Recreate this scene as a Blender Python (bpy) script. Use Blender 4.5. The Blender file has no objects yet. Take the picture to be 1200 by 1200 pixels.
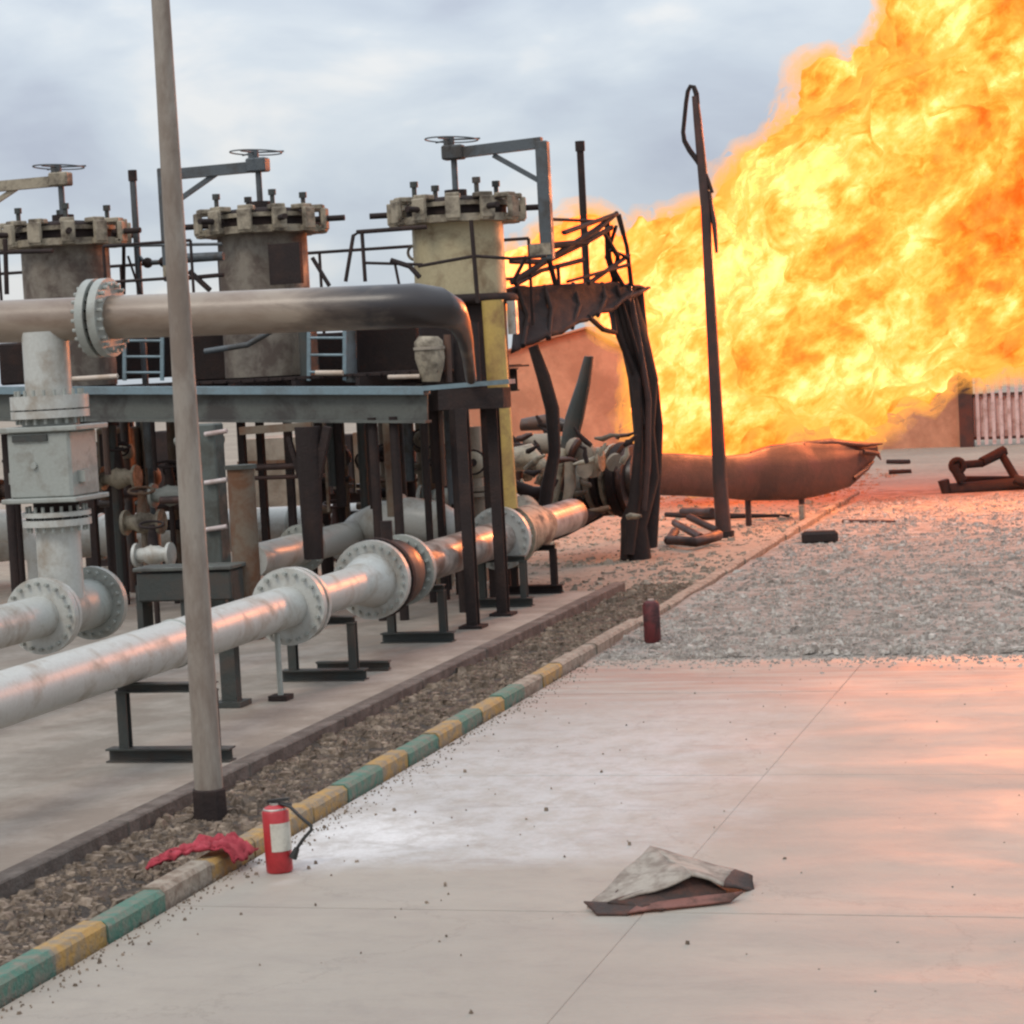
import bpy, bmesh, math, random
import numpy as np
from mathutils import Vector, Matrix, noise
random.seed(7); np.random.seed(7)
sc = bpy.context.scene
COL = sc.collection
R = math.radians

# ------------------------------------------------------------------ camera
FOC, CAMH = 2700.0, 3.4
YAW, PITCH, ROLL = R(15.8), math.atan(178/2700), R(3.0)
cam_d = bpy.data.cameras.new('camera'); cam = bpy.data.objects.new('camera', cam_d); COL.objects.link(cam)
cam_d.sensor_width = 36; cam_d.lens = 36*FOC/1200; cam_d.clip_start = .1; cam_d.clip_end = 3000
FW = Vector((-math.sin(YAW)*math.cos(PITCH), math.cos(YAW)*math.cos(PITCH), -math.sin(PITCH)))
RT = Vector((math.cos(YAW), math.sin(YAW), 0)); UP = RT.cross(FW)
CP = Vector((0, 0, CAMH))
rx = RT*math.cos(ROLL) - UP*math.sin(ROLL); ux = RT*math.sin(ROLL) + UP*math.cos(ROLL)
cam.matrix_world = Matrix(((rx.x, ux.x, -FW.x, 0), (rx.y, ux.y, -FW.y, 0), (rx.z, ux.z, -FW.z, CAMH), (0, 0, 0, 1)))
sc.camera = cam
def ray(px, py): return FW*FOC + rx*(px-600) + ux*(600-py)
def at(px, py, Y):                        # the point seen at a photo pixel, on the plane y = Y
    d = ray(px, py); return CP + d*(Y/d.y)
def gr(px, py, z=0.0):                    # the point seen at a photo pixel, on level z
    d = ray(px, py); return CP + d*((z-CAMH)/d.z)

# ------------------------------------------------------------------ sky, sun, exposure
SUN_EL, SUN_ROT = R(48), R(200)
w = bpy.data.worlds.new('World'); sc.world = w; w.use_nodes = True
nt = w.node_tree; nt.nodes.clear()
def N(t, **k):
    n = nt.nodes.new(t)
    for a, b in k.items(): setattr(n, a, b)
    return n
def L(a, b): nt.links.new(a, b)
out = N('ShaderNodeOutputWorld'); bg = N('ShaderNodeBackground'); L(bg.outputs[0], out.inputs[0])
sky = N('ShaderNodeTexSky', sky_type='NISHITA'); sky.sun_disc = False; sky.sun_elevation = SUN_EL; sky.sun_rotation = SUN_ROT
tc = N('ShaderNodeTexCoord'); sep = N('ShaderNodeSeparateXYZ'); L(tc.outputs['Generated'], sep.inputs[0])
def noi(scale, det, rough, vec, dist=0.0):
    n = N('ShaderNodeTexNoise'); n.inputs['Scale'].default_value = scale; n.inputs['Detail'].default_value = det
    n.inputs['Roughness'].default_value = rough; n.inputs['Distortion'].default_value = dist; L(vec, n.inputs['Vector']); return n
mp = N('ShaderNodeMapping'); mp.inputs['Scale'].default_value = (1, 1, 2.3); mp.inputs['Location'].default_value = (.3, 1.1, .2)
L(tc.outputs['Generated'], mp.inputs[0])
n1 = noi(5.5, 6, .48, mp.outputs[0], .4); n2 = noi(17, 5, .5, mp.outputs[0], .3)
mx = N('ShaderNodeMath', operation='MULTIPLY_ADD'); L(n2.outputs[0], mx.inputs[0]); mx.inputs[1].default_value = .35; L(n1.outputs[0], mx.inputs[2])
cr = N('ShaderNodeValToRGB'); L(mx.outputs[0], cr.inputs[0])
e = cr.color_ramp.elements
e[0].position = .50; e[0].color = (4.9, 5.35, 6.4, 1); e[1].position = .84; e[1].color = (8.6, 8.7, 8.75, 1)
q = e.new(.66); q.color = (6.1, 6.75, 7.6, 1); q = e.new(.76); q.color = (7.1, 7.7, 8.3, 1)
gz = N('ShaderNodeMapRange'); L(sep.outputs[2], gz.inputs[0]); gz.inputs[3].default_value = .88; gz.inputs[4].default_value = 2.5
ml = N('ShaderNodeMix', data_type='RGBA', blend_type='MULTIPLY'); ml.inputs[0].default_value = 1
L(cr.outputs[0], ml.inputs[6]); L(gz.outputs[0], ml.inputs[7])
mm = N('ShaderNodeMix', data_type='RGBA'); mm.inputs[0].default_value = .9; L(sky.outputs[0], mm.inputs[6]); L(ml.outputs[2], mm.inputs[7])
L(mm.outputs[2], bg.inputs[0]); bg.inputs[1].default_value = .096
sd = bpy.data.lights.new('sun', 'SUN'); sd.energy = 1.2; sd.angle = R(18); sd.color = (1, .90, .78)
so = bpy.data.objects.new('sun', sd); COL.objects.link(so)
sv = Vector((math.sin(SUN_ROT)*math.cos(SUN_EL), math.cos(SUN_ROT)*math.cos(SUN_EL), math.sin(SUN_EL)))
so.rotation_euler = sv.to_track_quat('Z', 'Y').to_euler()
vs = sc.view_settings; vs.view_transform = 'Standard'; vs.look = 'None'; vs.exposure = 0; vs.gamma = 1; vs.use_curve_mapping = False
sc.cycles.max_bounces = 6; sc.cycles.use_denoising = True; sc.cycles.filter_width = 2.4

# ------------------------------------------------------------------ materials
def new_mat(name):
    global nt
    m = bpy.data.materials.new(name); m.use_nodes = True; nt = m.node_tree; nt.nodes.clear()
    o = N('ShaderNodeOutputMaterial'); return m, o
def ramp(fac, stops):
    c = N('ShaderNodeValToRGB'); L(fac, c.inputs[0]); e = c.color_ramp.elements
    for i, (p, col) in enumerate(stops):
        x = e[i] if i < 2 else e.new(p)
        x.position = p; x.color = (*col, 1) if len(col) == 3 else col
    return c.outputs[0]
def mixc(f, a, b, bt='MIX'):
    m = N('ShaderNodeMix', data_type='RGBA', blend_type=bt)
    if isinstance(f, (int, float)): m.inputs[0].default_value = f
    else: L(f, m.inputs[0])
    for s, v in ((6, a), (7, b)):
        if isinstance(v, tuple): m.inputs[s].default_value = (*v, 1)
        else: L(v, m.inputs[s])
    return m.outputs[2]
def mrange(v, a, b, c=0.0, d=1.0):
    m = N('ShaderNodeMapRange'); L(v, m.inputs[0])
    for i, x in enumerate((a, b, c, d)): m.inputs[i+1].default_value = x
    return m.outputs[0]
def mth(op, a, b=None):
    m = N('ShaderNodeMath', operation=op)
    for i, v in enumerate((a, b)):
        if v is None: continue
        if isinstance(v, (int, float)): m.inputs[i].default_value = v
        else: L(v, m.inputs[i])
    return m.outputs[0]
def pos(scale=(1, 1, 1)):
    g = N('ShaderNodeNewGeometry'); m = N('ShaderNodeMapping'); L(g.outputs['Position'], m.inputs[0]); m.inputs['Scale'].default_value = scale
    return m.outputs[0]
def surf(name, base, dirt=None, amt=.35, rough=.6, metal=0.0, scale=3.0, bump=.15, stretch=(1, 1, 1), rough2=None, fine=30, bdist=.02, spec=.5):
    m, o = new_mat(name); b = N('ShaderNodeBsdfPrincipled'); L(b.outputs[0], o.inputs[0])
    p = pos(stretch); a = noi(scale, 8, .65, p, .3).outputs[0]; f = noi(fine, 5, .6, p).outputs[0]
    d = dirt or tuple(x*.5 for x in base)
    mask = mrange(a, .62-amt*.5, .80-amt*.5)
    c = mixc(mask, base, d)
    c = mixc(mrange(f, .3, .7, .0, .5), c, mixc(.5, c, tuple(x*.75 for x in d)))
    L(c, b.inputs['Base Color']); b.inputs['Metallic'].default_value = metal; b.inputs['Specular IOR Level'].default_value = spec
    L(mrange(mask, 0, 1, rough, rough2 if rough2 is not None else min(1, rough+.3)), b.inputs['Roughness'])
    bu = N('ShaderNodeBump'); bu.inputs['Strength'].default_value = bump*3; bu.inputs['Distance'].default_value = bdist
    L(mth('ADD', f, mth('MULTIPLY', a, 1.5)), bu.inputs['Height']); L(bu.outputs[0], b.inputs['Normal'])
    return m
M = {}
M['white_paint'] = surf('white_pipe_paint', (.47, .475, .44), (.30, .26, .21), .24, .36, 0, 2.5, .06, bdist=.006, rough2=.6)
M['grey_paint'] = surf('grey_valve_paint', (.31, .325, .295), (.22, .21, .18), .22, .45, 0, 4, .08, bdist=.006)
M['burnt_pipe'] = surf('burnt_pipe_skin', (.035, .026, .024), (.11, .055, .035), .35, .38, 0, 2.5, .1, bdist=.008)
M['rust_pipe'] = surf('rust_brown_pipe', (.085, .035, .026), (.045, .026, .022), .45, .42, .2, 1.3, .12, rough2=.65)
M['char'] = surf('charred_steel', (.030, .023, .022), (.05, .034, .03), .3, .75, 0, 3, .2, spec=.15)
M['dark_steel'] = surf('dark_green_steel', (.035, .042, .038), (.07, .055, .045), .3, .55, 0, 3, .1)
M['beam_grey'] = surf('grey_beam_paint', (.105, .112, .098), (.06, .055, .05), .35, .5, 0, 2, .08)
M['beam_blue'] = surf('blue_flange_paint', (.17, .24, .27), (.12, .15, .16), .35, .4, 0, 2, .08)
M['davit'] = surf('davit_blue_grey', (.075, .09, .1), (.05, .045, .04), .35, .5, 0, 2, .08)
M['beige_metal'] = surf('beige_metal', (.34, .29, .21), (.09, .07, .05), .35, .55, 0, 3.5, .12)
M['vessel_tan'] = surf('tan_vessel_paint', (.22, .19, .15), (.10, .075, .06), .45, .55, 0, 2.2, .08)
M['vessel_yellow'] = surf('yellow_vessel_paint', (.43, .365, .22), (.22, .16, .09), .3, .5, 0, 2.2, .08)
M['drain'] = surf('yellow_drain_paint', (.50, .34, .09), (.28, .16, .06), .3, .45, 0, 2.2, .08)
M['skirt_y'] = surf('scorched_yellow_skirt', (.30, .235, .12), (.03, .024, .02), .42, .55, 0, 1.4, .1)
M['pole'] = surf('lamp_pole_galvanised', (.27, .235, .195), (.19, .15, .12), .4, .6, 0, 4, .1, (1, 1, .35))
M['red'] = surf('red_paint', (.42, .025, .03), (.28, .018, .02), .25, .35, 0, 6, .05)
M['dark_red'] = surf('scorched_red_paint', (.13, .016, .016), (.04, .012, .012), .4, .5, 0, 6, .08)
M['label'] = surf('label_paper', (.55, .52, .44), (.4, .36, .3), .3, .6, 0, 12, .02)
M['rubber'] = surf('black_rubber', (.016, .017, .016), (.03, .03, .028), .3, .5, 0, 10, .05)
M['metal_lt'] = surf('bright_metal', (.5, .47, .42), (.3, .26, .22), .3, .35, .6, 10, .05)
M['cloth'] = surf('red_cloth', (.42, .045, .065), (.26, .025, .035), .4, .85, 0, 8, .3, bdist=.01)
M['sheet'] = surf('bent_board', (.33, .285, .235), (.19, .15, .12), .35, .8, 0, 7, .15, bdist=.01)
M['sheet_in'] = surf('board_scorched_face', (.03, .02, .016), (.09, .04, .028), .35, .8, 0, 7, .2)
M['sheet_red'] = surf('board_red_underside', (.19, .07, .05), (.08, .04, .03), .35, .7, 0, 7, .1)
M['wall'] = surf('orange_plaster', (.54, .30, .18), (.38, .20, .12), .45, .85, 0, .8, .1, fine=6)
M['wall_tan'] = surf('tan_blockwork', (.30, .255, .20), (.2, .16, .12), .4, .85, 0, 2, .1)
M['trim'] = surf('pale_roof_trim', (.55, .46, .38), (.4, .3, .22), .3, .8, 0, 3, .05)
M['fence'] = surf('pale_fence_paint', (.55, .48, .46), (.35, .25, .22), .3, .6, 0, 3, .05)
M['brown'] = surf('brown_column_paint', (.15, .12, .085), (.13, .06, .03), .4, .6, 0, 2, .1)
M['green_col'] = surf('grey_green_column', (.095, .11, .10), (.06, .06, .05), .4, .55, 0, 2, .08)
M['k_green'] = surf('kerb_green', (.045, .165, .12), (.19, .18, .14), .38, .75, 0, 9, .25)
M['k_yellow'] = surf('kerb_yellow', (.40, .235, .06), (.25, .20, .14), .40, .75, 0, 9, .25)
M['k_bare'] = surf('kerb_bare', (.33, .28, .22), (.2, .15, .11), .40, .85, 0, 9, .25)
M['k_edge'] = surf('slab_edge_concrete', (.155, .13, .11), (.09, .072, .06), .45, .9, 0, 4, .3)
M['plinth'] = surf('plinth_concrete', (.31, .27, .225), (.215, .18, .145), .45, .85, 0, 1.1, .12, fine=14)
M['stone'] = surf('strip_stones', (.30, .23, .17), (.12, .088, .063), .5, .9, 0, 6, .2)
M['gstone'] = surf('grey_gravel', (.50, .455, .40), (.25, .215, .185), .5, .9, 0, 5, .2)
M['strip'] = surf('strip_soil', (.17, .125, .09), (.08, .062, .05), .45, .95, 0, 3, .5, bdist=.05)
M['gstone2'] = surf('tan_rubble', (.38, .32, .25), (.26, .21, .16), .5, .9, 0, 5, .2)
M['gravel_bed'] = surf('gravel_bed', (.40, .355, .31), (.25, .215, .18), .45, .95, 0, 2.2, .6, bdist=.05, fine=12)
def concrete():
    m, o = new_mat('pavement_concrete'); b = N('ShaderNodeBsdfPrincipled'); L(b.outputs[0], o.inputs[0])
    p = pos(); g = N('ShaderNodeNewGeometry'); s = N('ShaderNodeSeparateXYZ'); L(g.outputs['Position'], s.inputs[0])
    X, Y = s.outputs[0], s.outputs[1]
    big = noi(.55, 6, .6, pos((1, .8, 1)), .5).outputs[0]; fine = noi(28, 6, .65, p).outputs[0]; mid = noi(4, 6, .65, p, .2).outputs[0]
    streak = noi(1.1, 6, .6, pos((.25, 2.2, 1)), .4).outputs[0]
    c = mixc(mrange(big, .35, .65), (.262, .228, .185), (.32, .28, .228))
    c = mixc(mrange(streak, .48, .68, 0, .55), c, (.25, .215, .18))
    c = mixc(mrange(mid, .5, .75, 0, .45), c, (.22, .19, .16))
    # white powder from the extinguisher, spread beside the kerb
    wob = mth('MULTIPLY', mth('SUBTRACT', noi(1.3, 7, .7, p, .3).outputs[0], .5), 2.6)
    d1 = mth('SUBTRACT', mth('ADD', Y, mth('MULTIPLY', X, -.12)), 15.15)       # >0 beyond the near edge of the spill
    a1 = mrange(mth('ADD', d1, mth('MULTIPLY', wob, .35)), -.05, .45)
    d2 = mth('ADD', mth('MULTIPLY', mth('SUBTRACT', X, -6.4), 1.0), wob)
    a2 = mrange(d2, 2.2, 3.6, 1, 0)
    a3 = mrange(mth('ADD', Y, wob), 18, 24.0, 1, 0)
    pw = mth('MULTIPLY', mth('MULTIPLY', a1, a2), a3)
    grain = mrange(noi(3.2, 11, .78, pos((1, .8, 1)), .2).outputs[0], .40, .56, .35, 1)
    pw = mth('MULTIPLY', pw, grain)
    c = mixc(mth('MULTIPLY', pw, .85), c, (.46, .455, .445))
    near = mth('MULTIPLY', mrange(mth('ADD', mth('ADD', mth('ABSOLUTE', mth('MULTIPLY', mth('SUBTRACT', Y, 15.6), .8)), mth('ABSOLUTE', mth('SUBTRACT', X, -5.75))), mth('MULTIPLY', wob, .35)), .4, 1.2, 1, 0), .85)
    near = mth('MULTIPLY', near, grain)
    c = mixc(near, c, (.66, .655, .64))
    # red-brown dirt dragged over the far edge
    rd = mth('MULTIPLY', mrange(mth('ADD', Y, mth('MULTIPLY', wob, .5)), 20.8, 23.4), mrange(noi(1.6, 6, .7, pos((.35, 2.4, 1)), .5).outputs[0], .42, .6))
    c = mixc(mth('MULTIPLY', rd, .9), c, (.25, .135, .10))
    blot = noi(2.1, 7, .75, pos((.6, 1.5, 1)), .8).outputs[0]; c = mixc(mrange(blot, .52, .70, 0, .5), c, (.2, .17, .145))
    ed = mrange(mth('ADD', Y, mth('MULTIPLY', wob, .25)), 24.1, 24.9); c = mixc(mth('MULTIPLY', ed, .8), c, (.30, .24, .19))
    cracks = N('ShaderNodeTexVoronoi', feature='DISTANCE_TO_EDGE'); cracks.inputs['Scale'].default_value = .33
    wp = N('ShaderNodeVectorMath', operation='ADD'); L(p, wp.inputs[0]); cw = N('ShaderNodeVectorMath', operation='SCALE'); cn = noi(1.4, 6, .7, p); L(cn.outputs[1], cw.inputs[0]); cw.inputs[3].default_value = 1.1
    L(cw.outputs[0], wp.inputs[1]); L(wp.outputs[0], cracks.inputs['Vector'])
    c = mixc(mth('MULTIPLY', mrange(cracks.outputs[0], 0, .007, 1, 0), .35), c, (.15, .125, .10))
    c = mixc(mrange(fine, .3, .7, 0, .35), c, (.30, .27, .235))
    L(c, b.inputs['Base Color']); L(mrange(noi(.8, 6, .65, pos((.7, 1.3, 1)), .6).outputs[0], .3, .7, .50, .72), b.inputs['Roughness'])
    bu = N('ShaderNodeBump'); bu.inputs['Strength'].default_value = .4; bu.inputs['Distance'].default_value = .006
    L(mth('ADD', fine, mid), bu.inputs['Height']); L(bu.outputs[0], b.inputs['Normal'])
    return m
M['concrete'] = concrete()
def sooted():
    m, o = new_mat('header_paint_sooted'); b = N('ShaderNodeBsdfPrincipled'); L(b.outputs[0], o.inputs[0])
    p = pos(); g = N('ShaderNodeNewGeometry'); s = N('ShaderNodeSeparateXYZ'); L(g.outputs['Position'], s.inputs[0])
    a = noi(1.6, 7, .65, pos((.7, 1, 2)), .4).outputs[0]; f = noi(30, 5, .6, p).outputs[0]
    c = mixc(mrange(a, .4, .65), (.27, .215, .165), (.18, .125, .09))
    k = mrange(mth('ADD', s.outputs[0], mth('MULTIPLY', mth('SUBTRACT', a, .5), 2.2)), -8.6, -7.5)
    c = mixc(k, c, (.024, .019, .019))
    L(c, b.inputs['Base Color']); b.inputs['Roughness'].default_value = .33
    bu = N('ShaderNodeBump'); bu.inputs['Strength'].default_value = .2; bu.inputs['Distance'].default_value = .006; L(mth('ADD', f, a), bu.inputs['Height']); L(bu.outputs[0], b.inputs['Normal'])
    return m
M['upper_pipe'] = sooted()
def sand():
    m, o = new_mat('sandy_ground'); b = N('ShaderNodeBsdfPrincipled'); L(b.outputs[0], o.inputs[0])
    p = pos(); a = noi(.35, 7, .6, p, .3).outputs[0]; f = noi(5, 7, .7, p).outputs[0]
    c = mixc(mrange(a, .35, .65), (.36, .29, .22), (.27, .215, .165))
    c = mixc(mrange(f, .4, .72, 0, .7), c, (.17, .135, .105))
    L(c, b.inputs['Base Color']); b.inputs['Roughness'].default_value = .95
    bu = N('ShaderNodeBump'); bu.inputs['Strength'].default_value = .8; bu.inputs['Distance'].default_value = .06
    L(f, bu.inputs['Height']); L(bu.outputs[0], b.inputs['Normal']); return m
M['sand'] = sand()
def fire():
    m, o = new_mat('flame_emission'); em = N('ShaderNodeEmission'); L(em.outputs[0], o.inputs[0])
    g = N('ShaderNodeNewGeometry'); m1 = N('ShaderNodeMapping'); m1.inputs['Rotation'].default_value = (0, R(38), 0); L(g.outputs['Position'], m1.inputs[0])
    m2 = N('ShaderNodeMapping'); m2.inputs['Scale'].default_value = (.62, 1, 1); L(m1.outputs[0], m2.inputs[0]); p = m2.outputs[0]
    n0 = noi(.6, 3, .55, p); sc_ = N('ShaderNodeVectorMath', operation='SCALE'); L(n0.outputs[1], sc_.inputs[0]); sc_.inputs[3].default_value = .9
    ad = N('ShaderNodeVectorMath', operation='ADD'); L(p, ad.inputs[0]); L(sc_.outputs[0], ad.inputs[1])
    big = noi(.36, 3, .55, ad.outputs[0]).outputs[0]; mid = noi(1.2, 5, .62, ad.outputs[0]).outputs[0]; fin = noi(4.5, 5, .65, p).outputs[0]
    v = mth('ADD', mth('ADD', mth('MULTIPLY', big, 1.0), mth('MULTIPLY', mid, .80)), mth('MULTIPLY', fin, .42))
    K = FIRE_R
    c = ramp(mrange(v, .89, 1.31), [(0, (K*.5, .14, .008)), (1, (K, 1.7, .46)), (.22, (K*.7, .25, .018)), (.40, (K, .40, .035)), (.54, (K, .58, .075)), (.70, (K, .84, .16)), (.84, (K, 1.05, .30))])
    L(c, em.inputs[0]); em.inputs[1].default_value = 1.0; return m
FIRE_R = 5.5
M['fire'] = fire()
def fringe():
    m, o = new_mat('flame_fringe'); em = N('ShaderNodeEmission'); ab = N('ShaderNodeVolumeAbsorption'); ad_ = N('ShaderNodeAddShader')
    L(em.outputs[0], ad_.inputs[0]); L(ab.outputs[0], ad_.inputs[1]); L(ad_.outputs[0], o.inputs['Volume'])
    n = noi(1.8, 6, .75, pos()).outputs[0]; d = mrange(n, .40, .66)
    em.inputs[0].default_value = (1.15, .48, .08, 1); L(mth('MULTIPLY', d, 1.25), em.inputs[1]); ab.inputs[0].default_value = (.2, .1, .05, 1); L(mth('MULTIPLY', d, 1.15), ab.inputs[1])
    m.cycles.homogeneous_volume = False; return m
M['fringe'] = fringe()

# ------------------------------------------------------------------ mesh helpers
class MB:
    def __init__(s): s.v = []; s.f = []; s.sm = []
    def add(s, vs, fs, smooth=False):
        k = len(s.v); s.v += [Vector(x) for x in vs]; s.f += [tuple(k+i for i in f) for f in fs]; s.sm += [smooth]*len(fs); return s
    def box(s, c, d, rot=None):
        c = Vector(c); vs = []
        for x in (-.5, .5):
            for y in (-.5, .5):
                for z in (-.5, .5):
                    p = Vector((x*d[0], y*d[1], z*d[2])); vs.append(c + (rot @ p if rot else p))
        return s.add(vs, [(0, 1, 3, 2), (4, 6, 7, 5), (0, 4, 5, 1), (2, 3, 7, 6), (0, 2, 6, 4), (1, 5, 7, 3)])
    def bar(s, a, b, w, h, upv=(0, 0, 1)):
        a, b = Vector(a), Vector(b); d = b-a; l = d.length; d.normalize(); u = Vector(upv)
        if abs(d.dot(u)) > .98: u = Vector((0, 1, 0))
        sd = d.cross(u).normalized(); u2 = sd.cross(d)
        return s.box((a+b)/2, (w, l, h), Matrix((sd, d, u2)).transposed())
    def ibeam(s, a, b, w, h, t=.02, upv=(0, 0, 1)):
        a, b = Vector(a), Vector(b); d = (b-a).normalized(); u = Vector(upv)
        if abs(d.dot(u)) > .98: u = Vector((0, 1, 0))
        sd = d.cross(u).normalized(); u2 = sd.cross(d)
        s.bar(a+u2*(h/2-t/2), b+u2*(h/2-t/2), w, t, u); s.bar(a-u2*(h/2-t/2), b-u2*(h/2-t/2), w, t, u); s.bar(a, b, t, h-2*t, u); return s
    def tube(s, pts, r, seg=12, caps=True, smooth=True, ell=None):
        pts = [Vector(p) for p in pts]; n = len(pts); rr = r if isinstance(r, (list, tuple)) else [r]*n
        t0 = (pts[1]-pts[0]).normalized(); u = Vector((0, 0, 1)) if abs(t0.z) < .9 else Vector((1, 0, 0))
        u = (u - t0*u.dot(t0)).normalized(); k = len(s.v); vs = []
        for i, p in enumerate(pts):
            t = (pts[min(i+1, n-1)]-pts[max(i-1, 0)]).normalized(); u = (u - t*u.dot(t)).normalized(); v = t.cross(u)
            for j in range(seg):
                a = 2*math.pi*j/seg; vs.append(p + u*(math.cos(a)*rr[i]) + v*(math.sin(a)*rr[i]))
        fs = [(i*seg+j, i*seg+(j+1) % seg, (i+1)*seg+(j+1) % seg, (i+1)*seg+j) for i in range(n-1) for j in range(seg)]
        s.add(vs, fs, smooth)
        if caps:
            s.add(vs[:seg], [tuple(range(seg))[::-1]]); s.add(vs[-seg:], [tuple(range(seg))])
        return s
    def rough_tube(s, pts, r, seg=10, amp=.2, ns=3.0):
        k = len(s.v); s.tube(pts, r, seg, True, True)
        for i in range(k, len(s.v)):
            p = s.v[i]; s.v[i] = p + noise.noise_vector(p*ns)*amp
        return s
    def disc(s, c, ax, r, t, seg=28):
        c = Vector(c); ax = Vector(ax).normalized(); return s.tube([c-ax*t/2, c+ax*t/2], r, seg)
    def torus(s, c, ax, R_, r, seg=24, sub=8):
        c = Vector(c); ax = Vector(ax).normalized(); u = ax.orthogonal().normalized(); v = ax.cross(u); vs = []
        for i in range(seg):
            a = 2*math.pi*i/seg; d = u*math.cos(a)+v*math.sin(a)
            for j in range(sub):
                b = 2*math.pi*j/sub; vs.append(c + d*(R_+r*math.cos(b)) + ax*(r*math.sin(b)))
        return s.add(vs, [(i*sub+j, ((i+1) % seg)*sub+j, ((i+1) % seg)*sub+(j+1) % sub, i*sub+(j+1) % sub) for i in range(seg) for j in range(sub)], True)
    def bolts(s, c, ax, Rb, r, l, n, seg=6):
        c = Vector(c); ax = Vector(ax).normalized(); u = ax.orthogonal().normalized(); v = ax.cross(u)
        for i in range(n):
            a = 2*math.pi*(i+.5)/n; p = c + u*(math.cos(a)*Rb)+v*(math.sin(a)*Rb); s.tube([p-ax*l/2, p+ax*l/2], r, seg, True, False)
        return s
    def ball(s, c, r, sc3=(1, 1, 1), seg=12, rings=8):
        c = Vector(c); vs = []
        for i in range(rings+1):
            th = math.pi*i/rings
            for j in range(seg):
                a = 2*math.pi*j/seg; vs.append(c+Vector((math.sin(th)*math.cos(a)*r*sc3[0], math.sin(th)*math.sin(a)*r*sc3[1], math.cos(th)*r*sc3[2])))
        return s.add(vs, [(i*seg+j, (i+1)*seg+j, (i+1)*seg+(j+1) % seg, i*seg+(j+1) % seg) for i in range(rings) for j in range(seg)], True)
    def prism(s, poly, vec):
        n = len(poly); a = [Vector(p) for p in poly]; b = [p+Vector(vec) for p in a]
        return s.add(a+b, [tuple(range(n))[::-1], tuple(range(n, 2*n))] + [(i, (i+1) % n, n+(i+1) % n, n+i) for i in range(n)])
    def build(s, name, mat, parent=None, bevel=0):
        me = bpy.data.meshes.new(name); off = Vector((0, 0, 0)); p = parent
        while p is not None: off += p.location; p = p.parent
        me.from_pydata([tuple(v-off) for v in s.v], [], s.f)
        me.polygons.foreach_set('use_smooth', s.sm)
        bm = bmesh.new(); bm.from_mesh(me); bmesh.ops.recalc_face_normals(bm, faces=bm.faces); bm.to_mesh(me); bm.free()
        me.materials.append(mat); o = bpy.data.objects.new(name, me); COL.objects.link(o); o.parent = parent
        if bevel:
            b = o.modifiers.new('edge', 'BEVEL'); b.width = bevel; b.segments = 1; b.limit_method = 'ANGLE'
        return o
def thing(name, label, cat, loc=(0, 0, 0), group=None):
    o = bpy.data.objects.new(name, None); COL.objects.link(o); o.location = loc; o['label'] = label; o['category'] = cat; o.empty_display_size = .2
    if group: o['group'] = group
    return o
def tag(o, label, cat, group=None, kind=None):
    o['label'] = label; o['category'] = cat
    if group: o['group'] = group
    if kind: o['kind'] = kind
    return o
def setting(o, label=None):
    o['kind'] = 'structure'
    if label: o['label'] = label
    return o
def origin(o, loc):                      # put the origin of a one-mesh thing at its base
    loc = Vector(loc); o.data.transform(Matrix.Translation(-loc)); o.location = loc; return o
def copy_thing(o, loc, label):
    c = o.copy(); COL.objects.link(c); c.location = loc; c['label'] = label
    for ch in list(o.children):
        d = ch.copy(); COL.objects.link(d); d.parent = c
        for g in list(ch.children):
            e_ = g.copy(); COL.objects.link(e_); e_.parent = d
    return c
def arc(c, a, b, n=10):                  # elbow: quarter turn about corner point c from direction a (unit*radius) to b
    c, a, b = Vector(c), Vector(a), Vector(b); ctr = c-a+b; return [ctr + a*math.sin(t) - b*math.cos(t) for t in [math.pi/2*i/n for i in range(n+1)]]
def stones(name, mat, pts, sizes, flat=.6):
    base = np.array([(1, 0, 0), (-1, 0, 0), (0, 1, 0), (0, -1, 0), (0, 0, 1), (0, 0, -1)], float)*.5
    base2 = np.array([(.5, .5, .1), (-.5, .45, .2), (-.45, -.5, .1), (.5, -.5, .15), (.3, .3, .75), (-.3, .25, .7), (-.25, -.3, .8), (.3, -.25, .7)], float)*.75
    fs8 = [(0, 1, 5, 4), (1, 2, 6, 5), (2, 3, 7, 6), (3, 0, 4, 7), (4, 5, 6, 7)]
    n = len(pts); V = np.repeat(base2[None], n, 0) + np.random.uniform(-.14, .14, (n, 8, 3))
    V *= np.array(sizes)[:, None, None]*np.stack([np.random.uniform(.7, 1.3, n), np.random.uniform(.7, 1.2, n), np.random.uniform(.35, .8, n)*flat*1.5], 1)[:, None, :]
    a = np.random.uniform(0, 6.28, n); ca, sa = np.cos(a)[:, None], np.sin(a)[:, None]
    x = V[:, :, 0]*ca - V[:, :, 1]*sa; y = V[:, :, 0]*sa + V[:, :, 1]*ca; V[:, :, 0] = x; V[:, :, 1] = y
    V += np.array(pts)[:, None, :]; V[:, :4, 2] = np.array(pts)[:, None, 2]-.01
    F_ = (np.array(fs8)[None] + (np.arange(n)*8)[:, None, None]).reshape(-1, 4)
    me = bpy.data.meshes.new(name); me.from_pydata(V.reshape(-1, 3).tolist(), [], F_.tolist()); me.materials.append(mat)
    o = bpy.data.objects.new(name, me); COL.objects.link(o); o['kind'] = 'stuff'; return o

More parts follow.
